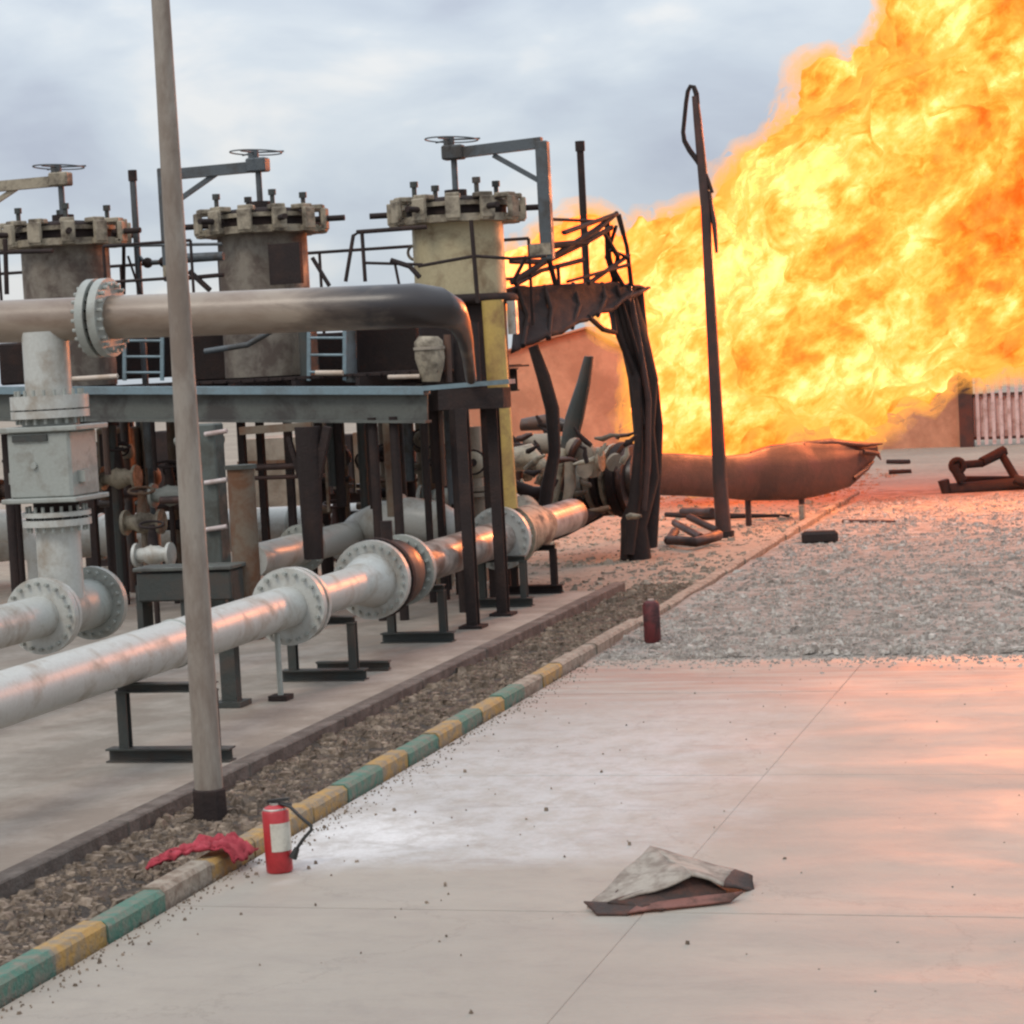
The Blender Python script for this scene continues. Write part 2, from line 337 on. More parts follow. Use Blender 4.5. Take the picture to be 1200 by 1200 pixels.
# ------------------------------------------------------------------ setting
PX, PL, KX, SX, SZ = -8.65, -11.25, -6.35, -7.52, .10      # white pipeline, left pipe, kerb, slab edge, slab level
b = MB(); nx, ny = 60, 60
gv = []; gf = []
xs = np.concatenate([np.linspace(-600, -40, 12), np.linspace(-36, 24, 50), np.linspace(40, 600, 12)])
ys = np.concatenate([np.linspace(-100, 5, 4), np.linspace(8, 90, 60), np.linspace(110, 1500, 10)])
for y in ys:
    for x in xs:
        z = -.05
        if 32 < y < 88 and -26 < x < 20:
            z += .05*noise.noise((x*.5, y*.5, 0)) + .02
        gv.append((x, y, z))
W_ = len(xs)
gf = [(j*W_+i, j*W_+i+1, (j+1)*W_+i+1, (j+1)*W_+i) for j in range(len(ys)-1) for i in range(W_-1)]
setting(b.add(gv, gf, True).build('ground', M['sand']), 'sandy ground of the gas yard')
# gravel field right of the kerb
b = MB(); gx_ = np.linspace(KX+.05, 22, 60); gy_ = np.linspace(24.6, 55, 60); vs_ = []
for y in gy_:
    for x in gx_:
        zz = .02 + .05*noise.noise((x*.7, y*.7, 3)) + .03*noise.noise((x*2.3, y*1.8, 6)) - (.0 if y < 52 else (y-52)*.04)
        vs_.append((x, y, zz if y > 24.7 else -.03))
b.add(vs_, [(j*60+i, j*60+i+1, (j+1)*60+i+1, (j+1)*60+i) for j in range(59) for i in range(59)], True)
setting(b.build('gravel_bed', M['gravel_bed']), 'grey gravel field beyond the concrete pavement')
n = 34000; yy = 24.9 + 25*np.random.rand(n)**1.25; xx = KX+.15 + (np.random.rand(n))*(4.2+yy*.16)
pts = [(x, y, .02 + .05*noise.noise((x*.7, y*.7, 3)) + .03*noise.noise((x*2.3, y*1.8, 6))) for x, y in zip(xx, yy)]
g = stones('gravel', M['gstone'], pts, np.random.uniform(.022, .06, n)*(1+1.8*np.random.rand(n)**8)); g['label'] = 'loose grey gravel stones beyond the concrete'; g['category'] = 'gravel'
n = 1800; yy = 25.05-np.abs(np.random.randn(n))*.45; xx = KX+.2+np.random.rand(n)*9
g = stones('gravel', M['gstone'], [(x, y, 0) for x, y in zip(xx, yy)], np.random.uniform(.015, .05, n)); g['label'] = 'stray gravel spilled over the far edge of the pavement'; g['category'] = 'gravel'
# soil strip between slab and kerb
b = MB(); ygrid = np.linspace(4, 48, 160); xg = np.linspace(SX-.02, KX+.02, 8); vs_ = []
for y in ygrid:
    for x in xg: vs_.append((x, y, .0 + .035*noise.noise((x*2.2, y*2.2, 1)) - max(0, (y-31.5+.8*noise.noise((x*1.5, y*.7, 4))))*.02))
b.add(vs_, [(j*8+i, j*8+i+1, (j+1)*8+i+1, (j+1)*8+i) for j in range(159) for i in range(7)], True)
setting(b.build('soil_strip', M['strip']), 'brown soil strip between slab edge and kerb')
n = 9000; yy = 9 + 24*np.random.rand(n)**1.3; xx = np.random.uniform(SX+.03, KX-.1, n)
g = stones('gravel', M['stone'], [(x, y, .0 + .035*noise.noise((x*2.2, y*2.2, 1))) for x, y in zip(xx, yy)], np.random.uniform(.018, .06, n)*(1+np.random.rand(n)**6*2)); g['label'] = 'brown rubble and stones in the strip behind the kerb'; g['category'] = 'rubble'
n = 9000; yy = np.random.uniform(31, 62, n); xx = np.random.uniform(-13, KX-.1, n)+.0; f_ = yy > 0
g = stones('rubble', M['gstone2'], [(x, y, -.045) for x, y in zip(xx, yy)], np.random.uniform(.02, .09, n)*(1+np.random.rand(n)**8*2)); g['label'] = 'tan rubble and dry tufts on the ground around the burnt columns'; g['category'] = 'rubble'
# left plinth with edge course
pl = MB(); pl.box((-19.0, 17.7, SZ/2-.1), (22.6, 27.4, SZ+.2)); plo = setting(pl.build('plant_slab', M['plinth']), 'raised concrete slab under the pipes')
y = 6.0; i = 0
while y < 30:
    l = 2.4; bb = MB().box((SX-.09, y+l/2, SZ/2-.1+.012), (.18, l-.018, SZ+.2)); bb.build('edge_stone', M['k_edge'], plo, .012); y += l
# pavement slabs
pav = MB(); pav.box((8, 13.2, -.065), (28.5, 23.6, .1)); pvo = setting(pav.build('pavement', M['k_edge']), 'concrete pavement of large cast slabs')
ysl = [2.0, 6.0, 10.0, 13.52, 18.0, 22.4, 24.95]; xsl = [KX+.12, -3.12, .4, 4.0, 8.0, 14.0, 22.0]
for j in range(len(ysl)-1):
    for i in range(len(xsl)-1):
        x0, x1, y0, y1 = xsl[i], xsl[i+1], ysl[j], ysl[j+1]
        dz = .0025*math.sin(i*3.1+j*5.7)
        MB().box(((x0+x1)/2, (y0+y1)/2, -.03+dz), (x1-x0-.006, y1-y0-.014, .06)).build('slab', M['concrete'], pvo, .002)
# kerb stones
kr = bpy.data.objects.new('kerb', None); COL.objects.link(kr); kr.location = (KX, 12, 0); setting(kr, 'kerb painted in green and yellow turns')
bd = [9.1, 9.85, 10.5, 11.2, 11.93, 12.61, 13.45, 14.24, 15.0, 15.6, 16.2, 16.95, 17.8, 18.5, 19.35, 20.05, 20.75, 21.5, 22.25, 23.0, 23.8, 24.6, 25.4, 26.2, 27.0, 27.8]
cols = 'gygggygbyyygygygygygygbbbb'
cols = ['y', 'g', 'y', 'g', 'y', 'g', 'b', 'y', 'y', 'y', 'y', 'g', 'y', 'g', 'y', 'g', 'y', 'g', 'b', 'y', 'b', 'b', 'b', 'b', 'b']
for i in range(len(bd)-1):
    y0, y1 = bd[i], bd[i+1]; hh = .125 + .008*math.sin(i*2.3); dx = .008*math.sin(i*4.1)
    prof = [(-.085, -.1), (.085, -.1), (.085, hh-.03), (.055, hh), (-.06, hh), (-.085, hh-.02)]
    MB().prism([(KX+dx+a, y0+.003, c) for a, c in prof], (0, y1-y0-.006, 0)).build('kerb_stone', M[{'g': 'k_green', 'y': 'k_yellow', 'b': 'k_bare'}[cols[i]]], kr)
y = 27.8
while y < 52:
    l = .9; hh = .085 - max(0, (y-30))*.0015; dx = -.013*(y-27.8)+.02*math.sin(y*3)
    MB().prism([(KX+dx+a, y+.01, c) for a, c in [(-.08, -.1), (.08, -.1), (.08, hh-.02), (.05, hh), (-.06, hh), (-.08, hh-.02)]], (0, l-.02, 0)).build('kerb_stone', M['k_bare'], kr); y += l

# ------------------------------------------------------------------ far walls
b = thing('gable_building', 'orange plastered building with a pointed gable behind the burnt columns', 'building', (-15, 60, 0))
p = lambda px, py, Y: at(px, py, Y)
L0, Rr, T = p(540, 428, 60), p(790, 440, 60), p(688, 385, 60)
MB().prism([(L0.x, 60, -.1), (Rr.x, 60, -.1), (Rr.x, 60, Rr.z), (T.x, 60, T.z), (L0.x, 60, L0.z)], (0, 5, 0)).build('wall', M['wall'], b)
for A_, B_ in ((L0, T), (T, Rr)):
    a, c = Vector((A_.x, 59.85, A_.z+.003)), Vector((B_.x, 59.85, B_.z+.003))
    MB().prism([a, c, c+Vector((0, 0, .05)), a+Vector((0, 0, .05))], (0, 5.3, 0)).build('roof', M['wall'], b)
wl = thing('boundary_wall', 'orange plastered boundary wall running behind the fire up to the pale fence', 'wall', (-15, 73, 0))
zt = 2.55; WA, WB = p(600, 500, 73).x, p(1128, 500, 73).x; WW, WC = WB-WA, (WA+WB)/2
MB().box((WC, 73.15, zt/2-.1), (WW, .3, zt+.2)).build('masonry', M['wall'], wl)
MB().box((WC, 73.15, zt+.045), (WW-.1, .42, .09)).build('coping', M['trim'], wl)
fn = thing('slatted_fence', 'pale slatted metal fence with a dark end post right of the wall', 'fence', (p(1140, 520, 73).x, 73, 0))
x0 = p(1133, 500, 73).x; x1 = x0+9
MB().box((x0, 73, 1.3), (.42, .5, 3.0)).build('post', M['rust_pipe'], fn)
MB().box(((x0+x1)/2+.2, 73.06, 1.55), (9, .06, .09)).build('rail', M['rust_pipe'], fn)
MB().box(((x0+x1)/2+.2, 73.06, .2), (9, .06, .09)).build('rail', M['rust_pipe'], fn)
MB().box(((x0+x1)/2+.2, 73.12, .85), (9, .03, 1.3)).build('back_panel', M['fence'], fn)
x = x0+.35
while x < x1:
    MB().box((x, 73, 1.35), (.11, .05, 2.7)).build('slat', M['fence'], fn); x += .24

# ------------------------------------------------------------------ flame
def flame():
    D = 52; b = MB(); k = []
    spots = [(886, 214, 30, 0), (938, 172, 30, 0), (984, 106, 34, 0), (1020, 84, 28, 0), (762, 278, 24, 0), (1012, 508, 18, -4), (985, 512, 16, -4), (652, 296, 26, 0), (702, 288, 30, 0), (614, 312, 22, 0), (600, 345, 26, 0), (640, 322, 32, 0), (695, 318, 36, 0), (745, 305, 36, 0), (765, 345, 70, 0), (790, 430, 62, 0), (800, 500, 40, 0), (812, 300, 48, 0), (838, 330, 85, -1), (850, 440, 100, -1.5),
             (905, 485, 42, -2), (962, 478, 44, -2), (1003, 470, 42, -2), (870, 505, 40, -1), (872, 262, 42, 0), (915, 300, 90, -1), (906, 224, 26, 0), (950, 390, 110, -2), (942, 214, 52, 0), (1000, 250, 130, -2), (978, 172, 48, 0), (1000, 125, 45, 0),
             (1045, 400, 80, -1.5), (1075, 320, 110, -2), (1062, 155, 88, -1), (1090, 68, 55, 0), (1120, 25, 55, 0), (1110, 200, 130, -2), (1150, 60, 110, -1), (1145, -40, 80, 0), (1170, -60, 120, 0), (1165, 310, 110, -2), (1200, 180, 120, -1),
             (1240, 20, 150, 0), (1270, 150, 150, 0), (1260, 280, 130, 0), (1330, 240, 130, 0), (1250, -120, 150, 0), (1350, 0, 180, 0), (1100, 410, 45, -1), (1150, 390, 38, -1), (1215, 375, 45, 0)]
    for px, py, r, dy in spots:
        c = at(px, py, D+dy); rr = r*(c-CP).length/FOC
        b.ball(c, rr, (1, 1.0, 1), 20, 12)
    o = b.build('flame', M['fire'])
    m = o.modifiers.new('r', 'REMESH'); m.mode = 'VOXEL'; m.voxel_size = .14; m.use_smooth_shade = True
    dg = bpy.context.evaluated_depsgraph_get(); me = bpy.data.meshes.new_from_object(o.evaluated_get(dg)); o.modifiers.clear()
    o.data = me; n_ = len(me.vertices); co = np.empty(n_*3); no = np.empty(n_*3); me.vertices.foreach_get('co', co); me.vertices.foreach_get('normal', no)
    co = co.reshape(-1, 3); no = no.reshape(-1, 3); outc = co.copy()
    for i in range(n_):
        q_ = Vector(co[i]); f1 = abs(noise.noise(q_*.9)); f2 = abs(noise.noise(q_*2.1+Vector((5, 1, 2)))); f3 = noise.noise(q_*4.6); f0 = noise.noise(q_*.4)
        d = .5*f0 + .7*f1 + .26*f2 + .10*f3 - .2
        outc[i] = co[i] + no[i]*d + np.array([.3, 0, .1])*noise.noise(q_*1.7+Vector((9, 9, 9)))
    me.vertices.foreach_set('co', outc.reshape(-1)); me.update()
    for pl_ in me.polygons: pl_.use_smooth = True
    me.materials.clear(); me.materials.append(M['fire'])
    f2 = me.copy(); f2.name = 'flame_fringe'; f2.materials.clear(); f2.materials.append(M['fringe']);
    no2 = np.empty(n_*3); f2.vertices.foreach_get('normal', no2); no2 = no2.reshape(-1, 3)
    wv = np.array([.34+.5*max(0, noise.noise(Vector(q_)*.8))+.12*noise.noise(Vector(q_)*3.1) for q_ in outc])
    fos = []
    for k_ in (.3, .62, 1.0):
        f3_ = f2.copy(); f3_.vertices.foreach_set('co', (outc+no2*(wv*k_)[:, None]).reshape(-1)); f3_.update()
        fo = bpy.data.objects.new('flame_fringe', f3_); COL.objects.link(fo); fos.append(fo)
    return o, fos
fl, fos = flame(); origin(fl, (-8, 52, 0))
for fo in fos: origin(fo, (-8, 52, 0)); fo.parent = fl; fo.location = (0, 0, 0)
tag(fl, 'huge billowing orange and yellow gas fire roaring from the ruptured pipe', 'fire')

for px_, py_, Y_, e_ in ((1000, 300, 47.5, 1000), (1080, 420, 49.5, 350), (1120, 250, 47.5, 2600), (1050, 130, 49.0, 2400), (1220, 120, 48.0, 3600), (1290, 280, 47.5, 2600)):
    ld = bpy.data.lights.new('flame_light', 'POINT'); ld.energy = e_*.8; ld.color = (1, .30, .10); ld.shadow_soft_size = 0
    lo = bpy.data.objects.new('flame_light', ld); COL.objects.link(lo); lo.location = at(px_, py_, Y_)
# ------------------------------------------------------------------ piping
def flange(th, c, ax, r, t, rb=None, n=20, mat='white_paint', bl=.12, br=.02):
    f_ = MB().disc(c, ax, r, t, 36).build('flange', M[mat], th, .006)
    MB().bolts(c, ax, (rb or r*.87), br, t+bl, n).build('bolt_ring', M['grey_paint'], f_); return f_
def flange_pair(th, c, ax, r, t, n=20, mat='white_paint'):
    c = Vector(c); ax = Vector(ax).normalized()
    f_ = flange(th, c-ax*(t/2+.012), ax, r, t, None, n, mat); flange(th, c+ax*(t/2+.012), ax, r, t, None, n, mat)
    MB().disc(c, ax, r*.8, .024).build('gasket', M['char'], th)

PR = .215
t = thing('white_pipeline', 'long white pipeline in front with two big bolted flanges', 'pipeline', (PX, 20, 0))
MB().tube([(PX, 6, 1), (PX, 22.0, 1)], PR, 32).build('pipe', M['white_paint'], t)
MB().torus((PX, 19.1, 1), (0, 1, 0), PR, .012, 32, 6).build('weld_seam', M['grey_paint'], t)
MB().tube([(PX, 22.16, 1), (PX, 24.0, 1)], PR*.97, 32).build('pipe', M['white_paint'], t)
flange(t, (PX, 22.0, 1), (0, 1, 0), .40, .09, .345, 20)
flange(t, (PX, 22.17, 1), (0, 1, 0), .39, .07, .34, 20)
MB().tube([(PX, 23.95, 1), (PX, 24.55, 1)], [PR*.97, .31], 32).build('reducer', M['white_paint'], t)
flange(t, (PX, 24.6, 1), (0, 1, 0), .45, .10, .39, 24)
flange(t, (PX, 24.76, 1), (0, 1, 0), .46, .09, .40, 24, 'char')
v_ = MB().tube([(PX, 24.8, 1), (PX, 25.05, 1), (PX, 25.3, 1), (PX, 25.6, 1)], [.33, .40, .40, .33], 28).build('valve_body', M['burnt_pipe'], t)
MB().tube([(PX, 25.2, 1.3), (PX, 25.2, 1.62)], .07, 12).build('valve_stem', M['char'], v_)
flange(t, (PX, 25.66, 1), (0, 1, 0), .42, .10, .36, 20, 'grey_paint')
M['half'] = surf('half_burnt_pipe_paint', (.46, .39, .34), (.10, .065, .05), .42, .30, 0, 1.6, .06, bdist=.006, rough2=.4)
MB().tube([(PX, 25.7, 1), (PX, 29.85, 1)], .24, 32).build('pipe', M['half'], t)
flange(t, (PX, 29.9, 1), (0, 1, 0), .43, .12, .37, 20, 'white_paint'); flange(t, (PX, 30.2, 1), (0, 1, 0), .44, .12, .38, 20, 'beige_metal')
MB().tube([(PX, 30.25, 1), (PX, 31.6, 1), (PX-.1, 32.3, .98)], [.32, .34, .28], 24).build('valve_body', M['beige_metal'], t)
MB().tube([(PX-.1, 32.3, .98), (PX-.12, 34.4, .97)], .25, 24).build('pipe', M['half'], t)

t = thing('rear_white_pipe', 'white pipe with a bolted collar between the rusty column and the forked column', 'pipeline', (PL, 30, 0))
MB().tube([(PL, 27.4, 1), (PL, 34.5, 1)], PR, 28).build('pipe', M['white_paint'], t)
flange(t, (PL, 29.2, 1), (0, 1, 0), .33, .1, .29, 16, 'grey_paint')
MB().tube([(PL, 28, SZ), (PL, 28, .8)], .06, 8).build('stand', M['char'], t)
# supports
def support(px_x, Y, z, label, wdt=.95, post_l=True, tbl=False, y_off=0, mat='dark_steel'):
    th = thing('pipe_support', label, 'pipe support', (px_x, Y, SZ), 'steel supports under the white pipeline')
    hw = wdt/2
    MB().ibeam((px_x-hw, Y, SZ+.06), (px_x+hw, Y, SZ+.06), .16, .12, .015).build('base_beam', M[mat], th)
    for sgn in (-1, 1):
        MB().ibeam((px_x+sgn*hw*.72, Y, SZ+.12), (px_x+sgn*hw*.72, Y, z-PR-.06), .09, .09, .012).build('leg', M[mat], th)
    MB().ibeam((px_x-hw*.8, Y, z-PR-.04), (px_x+hw*.8, Y, z-PR-.04), .12, .08, .012).build('saddle_beam', M[mat], th)
    return th
s1 = support(PX+.34, 18.15, 1, 'dark steel frame propping the near white pipe, beside the lamp pole base', 1.15)
s2 = support(PX, 22.9, 1, 'dark table-like steel frame under the pipe between the two big white flanges', .95)
MB().ibeam((PX-.34, 23.6, SZ+.06), (PX+.5, 23.6, SZ+.06), .1, .1).build('base_beam', M['dark_steel'], s2)
s3 = support(PX+.05, 26.0, 1, 'dark steel frame under the sooty pipe just beyond the blackened valve', .9)
s4 = support(PX+.1, 29.6, 1, 'low dark steel frame under the far white flange', .8)
s5 = support(PX+.1, 31.2, 1, 'farthest small burnt frame under the pipe, past the white flange', .8, mat='char')
t = thing('pipe_prop', 'slim rusty prop standing on a foot plate under the first big white flange', 'pipe support', (-8.75, 21.6, SZ))
MB().tube([(-8.62, 21.55, SZ+.02), (-8.62, 21.55, .78)], .03, 10).build('rod', M['grey_paint'], t)
MB().box((-8.62, 21.55, SZ+.03), (.2, .2, .05)).build('foot_plate', M['char'], t)

# left pipe with riser, box valve and upper header
t = thing('riser_pipe', 'grey-white riser with box valve joining the low left pipe to the sooty overhead header', 'pipeline', (PL, 22.1, 0))
RX = at(84, 640, 22.1).x
MB().tube([(PL, 6, 1), (PL, 21.6, 1)], PR, 32).build('pipe', M['white_paint'], t)
flange(t, (PL, 21.62, 1), (0, 1, 0), .40, .09, .345, 20)
flange(t, (PL, 21.75, 1), (0, 1, 0), .38, .06, .34, 20)
MB().tube([(PL, 21.78, 1), (PL, 22.75, 1)], .27, 28).build('tee_body', M['grey_paint'], t)
flange(t, (PL, 22.8, 1), (0, 1, 0), .40, .09, .345, 20, 'grey_paint')
MB().disc((PL, 22.87, 1), (0, 1, 0), .30, .05, 28).build('blind_cover', M['grey_paint'], t)
zf = lambda py, Y=22.1, px=80: at(px, py, Y).z
MB().tube([(PL, 22.1, 1.0), (PL, 22.1, zf(613))], .235, 28).build('riser', M['white_paint'], t)
flange(t, (PL, 22.1, zf(611)), (0, 0, 1), .36, .07, .31, 20); flange(t, (PL, 22.1, zf(601)), (0, 0, 1), .36, .05, .31, 20)
MB().tube([(PL, 22.1, zf(601)), (PL, 22.1, zf(583))], .24, 24).build('neck', M['char'], t)
zb, zt_ = zf(582), zf(503)
vb = MB().box((PL, 22.1, (zb+zt_)/2), (.72, .66, zt_-zb)).build('valve_box', M['grey_paint'], t, .03)
MB().box((PL, 22.1, zb-.012), (.86, .8, .05)).build('bottom_plate', M['grey_paint'], vb, .01)
MB().box((PL, 22.1, zt_+.02), (.95, .76, .055)).build('top_plate', M['grey_paint'], vb, .01)
MB().box((PL-.08, 21.76, zt_-.07), (.4, .03, .07)).build('name_plate', M['dark_steel'], vb)
MB().disc((PL-.05, 21.76, (zb+zt_)/2+.0), (0, 1, 0), .035, .05, 10).build('plug', M['grey_paint'], vb)
for sx in (-1, 1):
    MB().box((PL+sx*.39, 22.0, zb+.22), (.1, .16, .12)).build('lug', M['grey_paint'], vb)
MB().tube([(PL, 22.1, zt_), (PL, 22.1, zf(489))], .3, 24).build('neck', M['grey_paint'], t)
flange(t, (PL, 22.1, zf(484)), (0, 0, 1), .41, .08, .35, 20); flange(t, (PL, 22.1, zf(470)), (0, 0, 1), .41, .14, .35, 20)
MB().tube([(PL, 22.1, zf(462)), (PL, 22.1, 3.95)], .245, 28).build('riser', M['white_paint'], t)
ZH = 4.07; HR = .225
hz = lambda x: 4.085 + (x+11.8)*(-.02)
MB().tube([(-20, 22.1, hz(-20)), (-10.72, 22.1, hz(-10.72))], HR, 32).build('header_pipe', M['upper_pipe'], t)
flange(t, (-10.66, 22.1, 4.06), (1, 0, 0), .41, .09, .35, 22, 'grey_paint'); flange(t, (-10.52, 22.1, 4.06), (1, 0, 0), .41, .09, .35, 22, 'grey_paint')
e0 = Vector((-8.6, 22.1, hz(-8.6))); pts = [e0, Vector((-7.5, 22.1, hz(-7.5)))]
e1 = at(528, 362, 22.2); e2 = at(545, 372, 22.6); e3 = at(549, 392, 23.4); e4 = at(551, 430, 27.0); e5 = at(553, 444, 28.0)
MB().tube([Vector((-10.48, 22.1, hz(-10.5))), Vector((-9.5, 22.1, hz(-9.5))), e0, Vector((-7.5, 22.1, hz(-7.5))), at(490, 358, 22.12), at(512, 360, 22.2), at(528, 366, 22.6), at(538, 378, 23.4), at(545, 396, 25), at(549, 420, 26.8), at(552, 444, 28.0)], [HR, HR, HR, HR, .222, .205, .17, .12, .09, .075, .07], 32).build('header_elbow', M['upper_pipe'], t)

# lamp pole
bp = gr(247, 958); t = thing('lamp_pole', 'tall tapering tan-grey lamp pole standing in the soil strip', 'lamp pole', bp)
MB().tube([bp+Vector((0, 0, .1)), bp+Vector((0, 0, 9))], [.112, .05], 12, True, True).build('pole', M['pole'], t)
MB().tube([bp+Vector((0, 0, -.1)), bp+Vector((0, 0, .22)), bp+Vector((0, 0, .23))], [.14, .135, .12], 8, True, False).build('base_sleeve', M['char'], t)
MB().tube([bp+Vector((0, 0, 8.9)), bp+Vector((.5, 0, 9.3)), bp+Vector((1.4, 0, 9.4))], .04, 8).build('arm', M['pole'], t)
MB().box(bp+Vector((1.6, 0, 9.38)), (.6, .22, .12)).build('lamp_head', M['pole'], t, .03)

# ------------------------------------------------------------------ platform
t = thing('steel_platform', 'grey and blue steel platform beam on thin black columns behind the riser', 'platform', (-10, 28.3, 0))
def bz(x): return 3.40 if x < -14 else 3.40 - (x+14)*.046
B0, B1, B2 = at(-60, 453, 28.3), at(500, 453, 28.3), at(600, 444, 28.3)
def beam(a, b_, hgt, name_top, name_web, m1, m2, wd=.3):
    up_ = Vector((0, 0, 1))
    MB().bar(a-up_*.05, b_-up_*.05, wd, .10).build(name_top, M[m1], t)
    MB().bar(a-up_*(.1+(hgt-.13)/2), b_-up_*(.1+(hgt-.13)/2), .04, hgt-.13).build(name_web, M[m2], t)
    MB().bar(a-up_*(hgt-.02), b_-up_*(hgt-.02), wd-.04, .035).build('lower_flange', M[m2], t)
beam(B0, B1, .47, 'upper_flange', 'web', 'beam_blue', 'beam_grey')
MB().bar(B1-Vector((0, 0, .02)), B2-Vector((0, 0, .03)), .3, .06).build('upper_flange', M['beam_blue'], t)
MB().bar(at(518, 468, 28.25), at(594, 466, 28.25), .34, .26).build('burnt_end', M['char'], t)
deck = MB()
for i in range(12):
    xx_ = -20 + i*.9
    deck.bar((xx_, 28.6, 3.22), (xx_, 33.6, 3.22), .06, .12)
deck.build('deck_joist', M['char'], t); t.children[-1]['kind'] = 'stuff'
dg_ = MB()
for i in range(38): dg_.box((-14.9, 29.0+i*.12, 3.31), (11.4, .035, .04))
for i in range(58): dg_.box((-20.5+i*.2, 31.2, 3.305), (.02, 4.6, .03))
dg_ = dg_.build('deck_grating', M['char'], t); dg_['kind'] = 'stuff'
MB().ibeam((-20, 33.9, 3.1), (-9.4, 33.9, 3.1), .2, .35).build('rear_beam', M['char'], t)
for px_, Y, z0, m_ in ((440, 28.3, SZ, 'char'), (465, 28.3, SZ, 'char'), (426, 32, SZ, 'dark_steel'), (398, 33, SZ, 'char'), (505, 33, SZ, 'char'), (10, 28.6, SZ, 'char'), (135, 31, SZ, 'dark_steel')):
    x_ = at(px_, 560, Y).x
    MB().tube([(x_, Y, z0), (x_, Y, 2.75)], .065, 10).build('column', M[m_], t)
for x_, Y in ((-8.3, 27.3), (-8.28, 28.6)):
    MB().ibeam((x_, Y, SZ), (x_, Y, 2.83), .14, .14, .02).build('column', M['char'], t)
    MB().box((x_, Y, SZ+.02), (.3, .3, .035)).build('foot_plate', M['char'], t)
# railings
def rail(path, h, mat='char', r=.022, mid=True, nm='railing'):
    b_ = MB(); 
    for i in range(len(path)-1):
        a, c = Vector(path[i]), Vector(path[i+1]); up_ = Vector((0, 0, h))
        b_.tube([a+up_, c+up_], r, 8)
        if mid: b_.tube([a+up_*.55, c+up_*.55], r, 8)
        n_ = max(1, int((c-a).length/1.5))
        for k in range(n_+1):
            q_ = a.lerp(c, k/n_); b_.tube([q_, q_+up_], r, 8)
    return b_.build(nm, M[mat], t)
rail([(-19, 33.5, 3.9), (-9, 33.5, 3.9)], 1.3, 'char', .025)
rail([(-13.9, 29.2, 4.15), (-12.6, 29.2, 4.15)], 1.1, 'char')
rail([(-18.5, 29.2, 4.15), (-15.5, 29.2, 4.15)], 1.1, 'char')
def line(name, pxs, mat, r=.025, parent=None, sub=None):
    return MB().tube([at(*q_) for q_ in pxs], r, 8).build(name, M[mat], parent or t)
line('rail', [(405, 330, 29.4), (414, 276, 29.4), (424, 270, 29.4), (428, 330, 29.4)], 'char', .028)
line('rail', [(418, 272, 29.4), (500, 266, 29.4)], 'char', .03)
line('rail', [(425, 308, 29.4), (495, 310, 29.4)], 'char', .02)
line('rail', [(458, 305, 29.4), (480, 312, 29.4), (492, 325, 29.4)], 'char', .035)
line('rail', [(463, 310, 29.4), (468, 335, 29.4)], 'char', .02)
line('rail', [(140, 288, 29.5), (260, 286, 29.5)], 'davit', .022)
line('rail', [(145, 283, 31.5), (145, 345, 31.5)], 'char', .03)
line('rail', [(150, 300, 31.5), (165, 345, 31.5)], 'char', .02)
line('rail', [(218, 302, 29.6), (262, 300, 29.6)], 'davit', .06)
line('rail', [(218, 326, 29.6), (262, 322, 29.6)], 'char', .03)
line('rail', [(222, 318, 29.6), (246, 340, 29.6)], 'char', .04)
line('rail', [(366, 302, 29.6), (386, 335, 29.6)], 'char', .03)
line('rail', [(0, 296, 29.6), (62, 294, 29.6)], 'char', .03)
line('rail', [(6, 280, 29.6), (8, 345, 29.6)], 'char', .035)
line('rail', [(490, 312, 29.4), (556, 300, 29.4), (600, 303, 29.4), (640, 300, 29.4)], 'char', .022)
line('rail', [(552, 258, 29.4), (560, 355, 29.4)], 'char', .03)
# equipment standing on the deck, seen dark between header and beam
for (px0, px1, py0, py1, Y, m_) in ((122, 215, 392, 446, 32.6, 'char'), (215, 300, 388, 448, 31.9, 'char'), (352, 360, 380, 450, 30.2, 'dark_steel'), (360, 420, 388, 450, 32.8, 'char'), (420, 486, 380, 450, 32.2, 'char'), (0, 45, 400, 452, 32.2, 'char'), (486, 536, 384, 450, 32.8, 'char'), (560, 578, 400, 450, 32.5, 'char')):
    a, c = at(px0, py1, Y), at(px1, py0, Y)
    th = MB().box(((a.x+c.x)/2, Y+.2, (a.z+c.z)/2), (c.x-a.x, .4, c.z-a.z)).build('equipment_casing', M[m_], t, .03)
def ladder(pxl, pxr, py0, py1, Y, mat, n_, th):
    MB().bar(at(pxl, py1, Y), at(pxl, py0, Y), .05, .03).build('ladder_stile', M[mat], th)
    o = MB().bar(at(pxr, py1, Y), at(pxr, py0, Y), .05, .03).build('ladder_stile', M[mat], th)
    for k in range(n_):
        f_ = (k+.5)/n_; yy_ = py0+(py1-py0)*f_
        MB().tube([at(pxl, yy_, Y), at(pxr, yy_, Y)], .018, 6).build('rung', M[mat], o)
ladder(146, 190, 390, 446, 29.0, 'beam_blue', 3, t)
ladder(362, 404, 386, 446, 29.0, 'beam_blue', 3, t)
line('kick_rail', [(60, 446, 28.9), (138, 441, 28.9)], 'trim', .035)
line('kick_rail', [(370, 437, 28.9), (402, 437, 28.9)], 'trim', .035)
line('kick_rail', [(455, 442, 28.9), (492, 441, 28.9)], 'trim', .03)
line('vertical_pipe', [(537, 384, 29.4), (540, 448, 29.4)], 'char', .09)
line('vertical_pipe', [(556, 378, 29.2), (559, 448, 29.2)], 'char', .06)
line('vertical_pipe', [(524, 392, 29.2), (526, 448, 29.2)], 'burnt_pipe', .05)
line('vertical_pipe', [(410, 384, 29.8), (412, 448, 29.8)], 'davit', .09)
line('cable', [(240, 412, 29.5), (290, 404, 29.5), (318, 388, 29.5)], 'davit', .04)
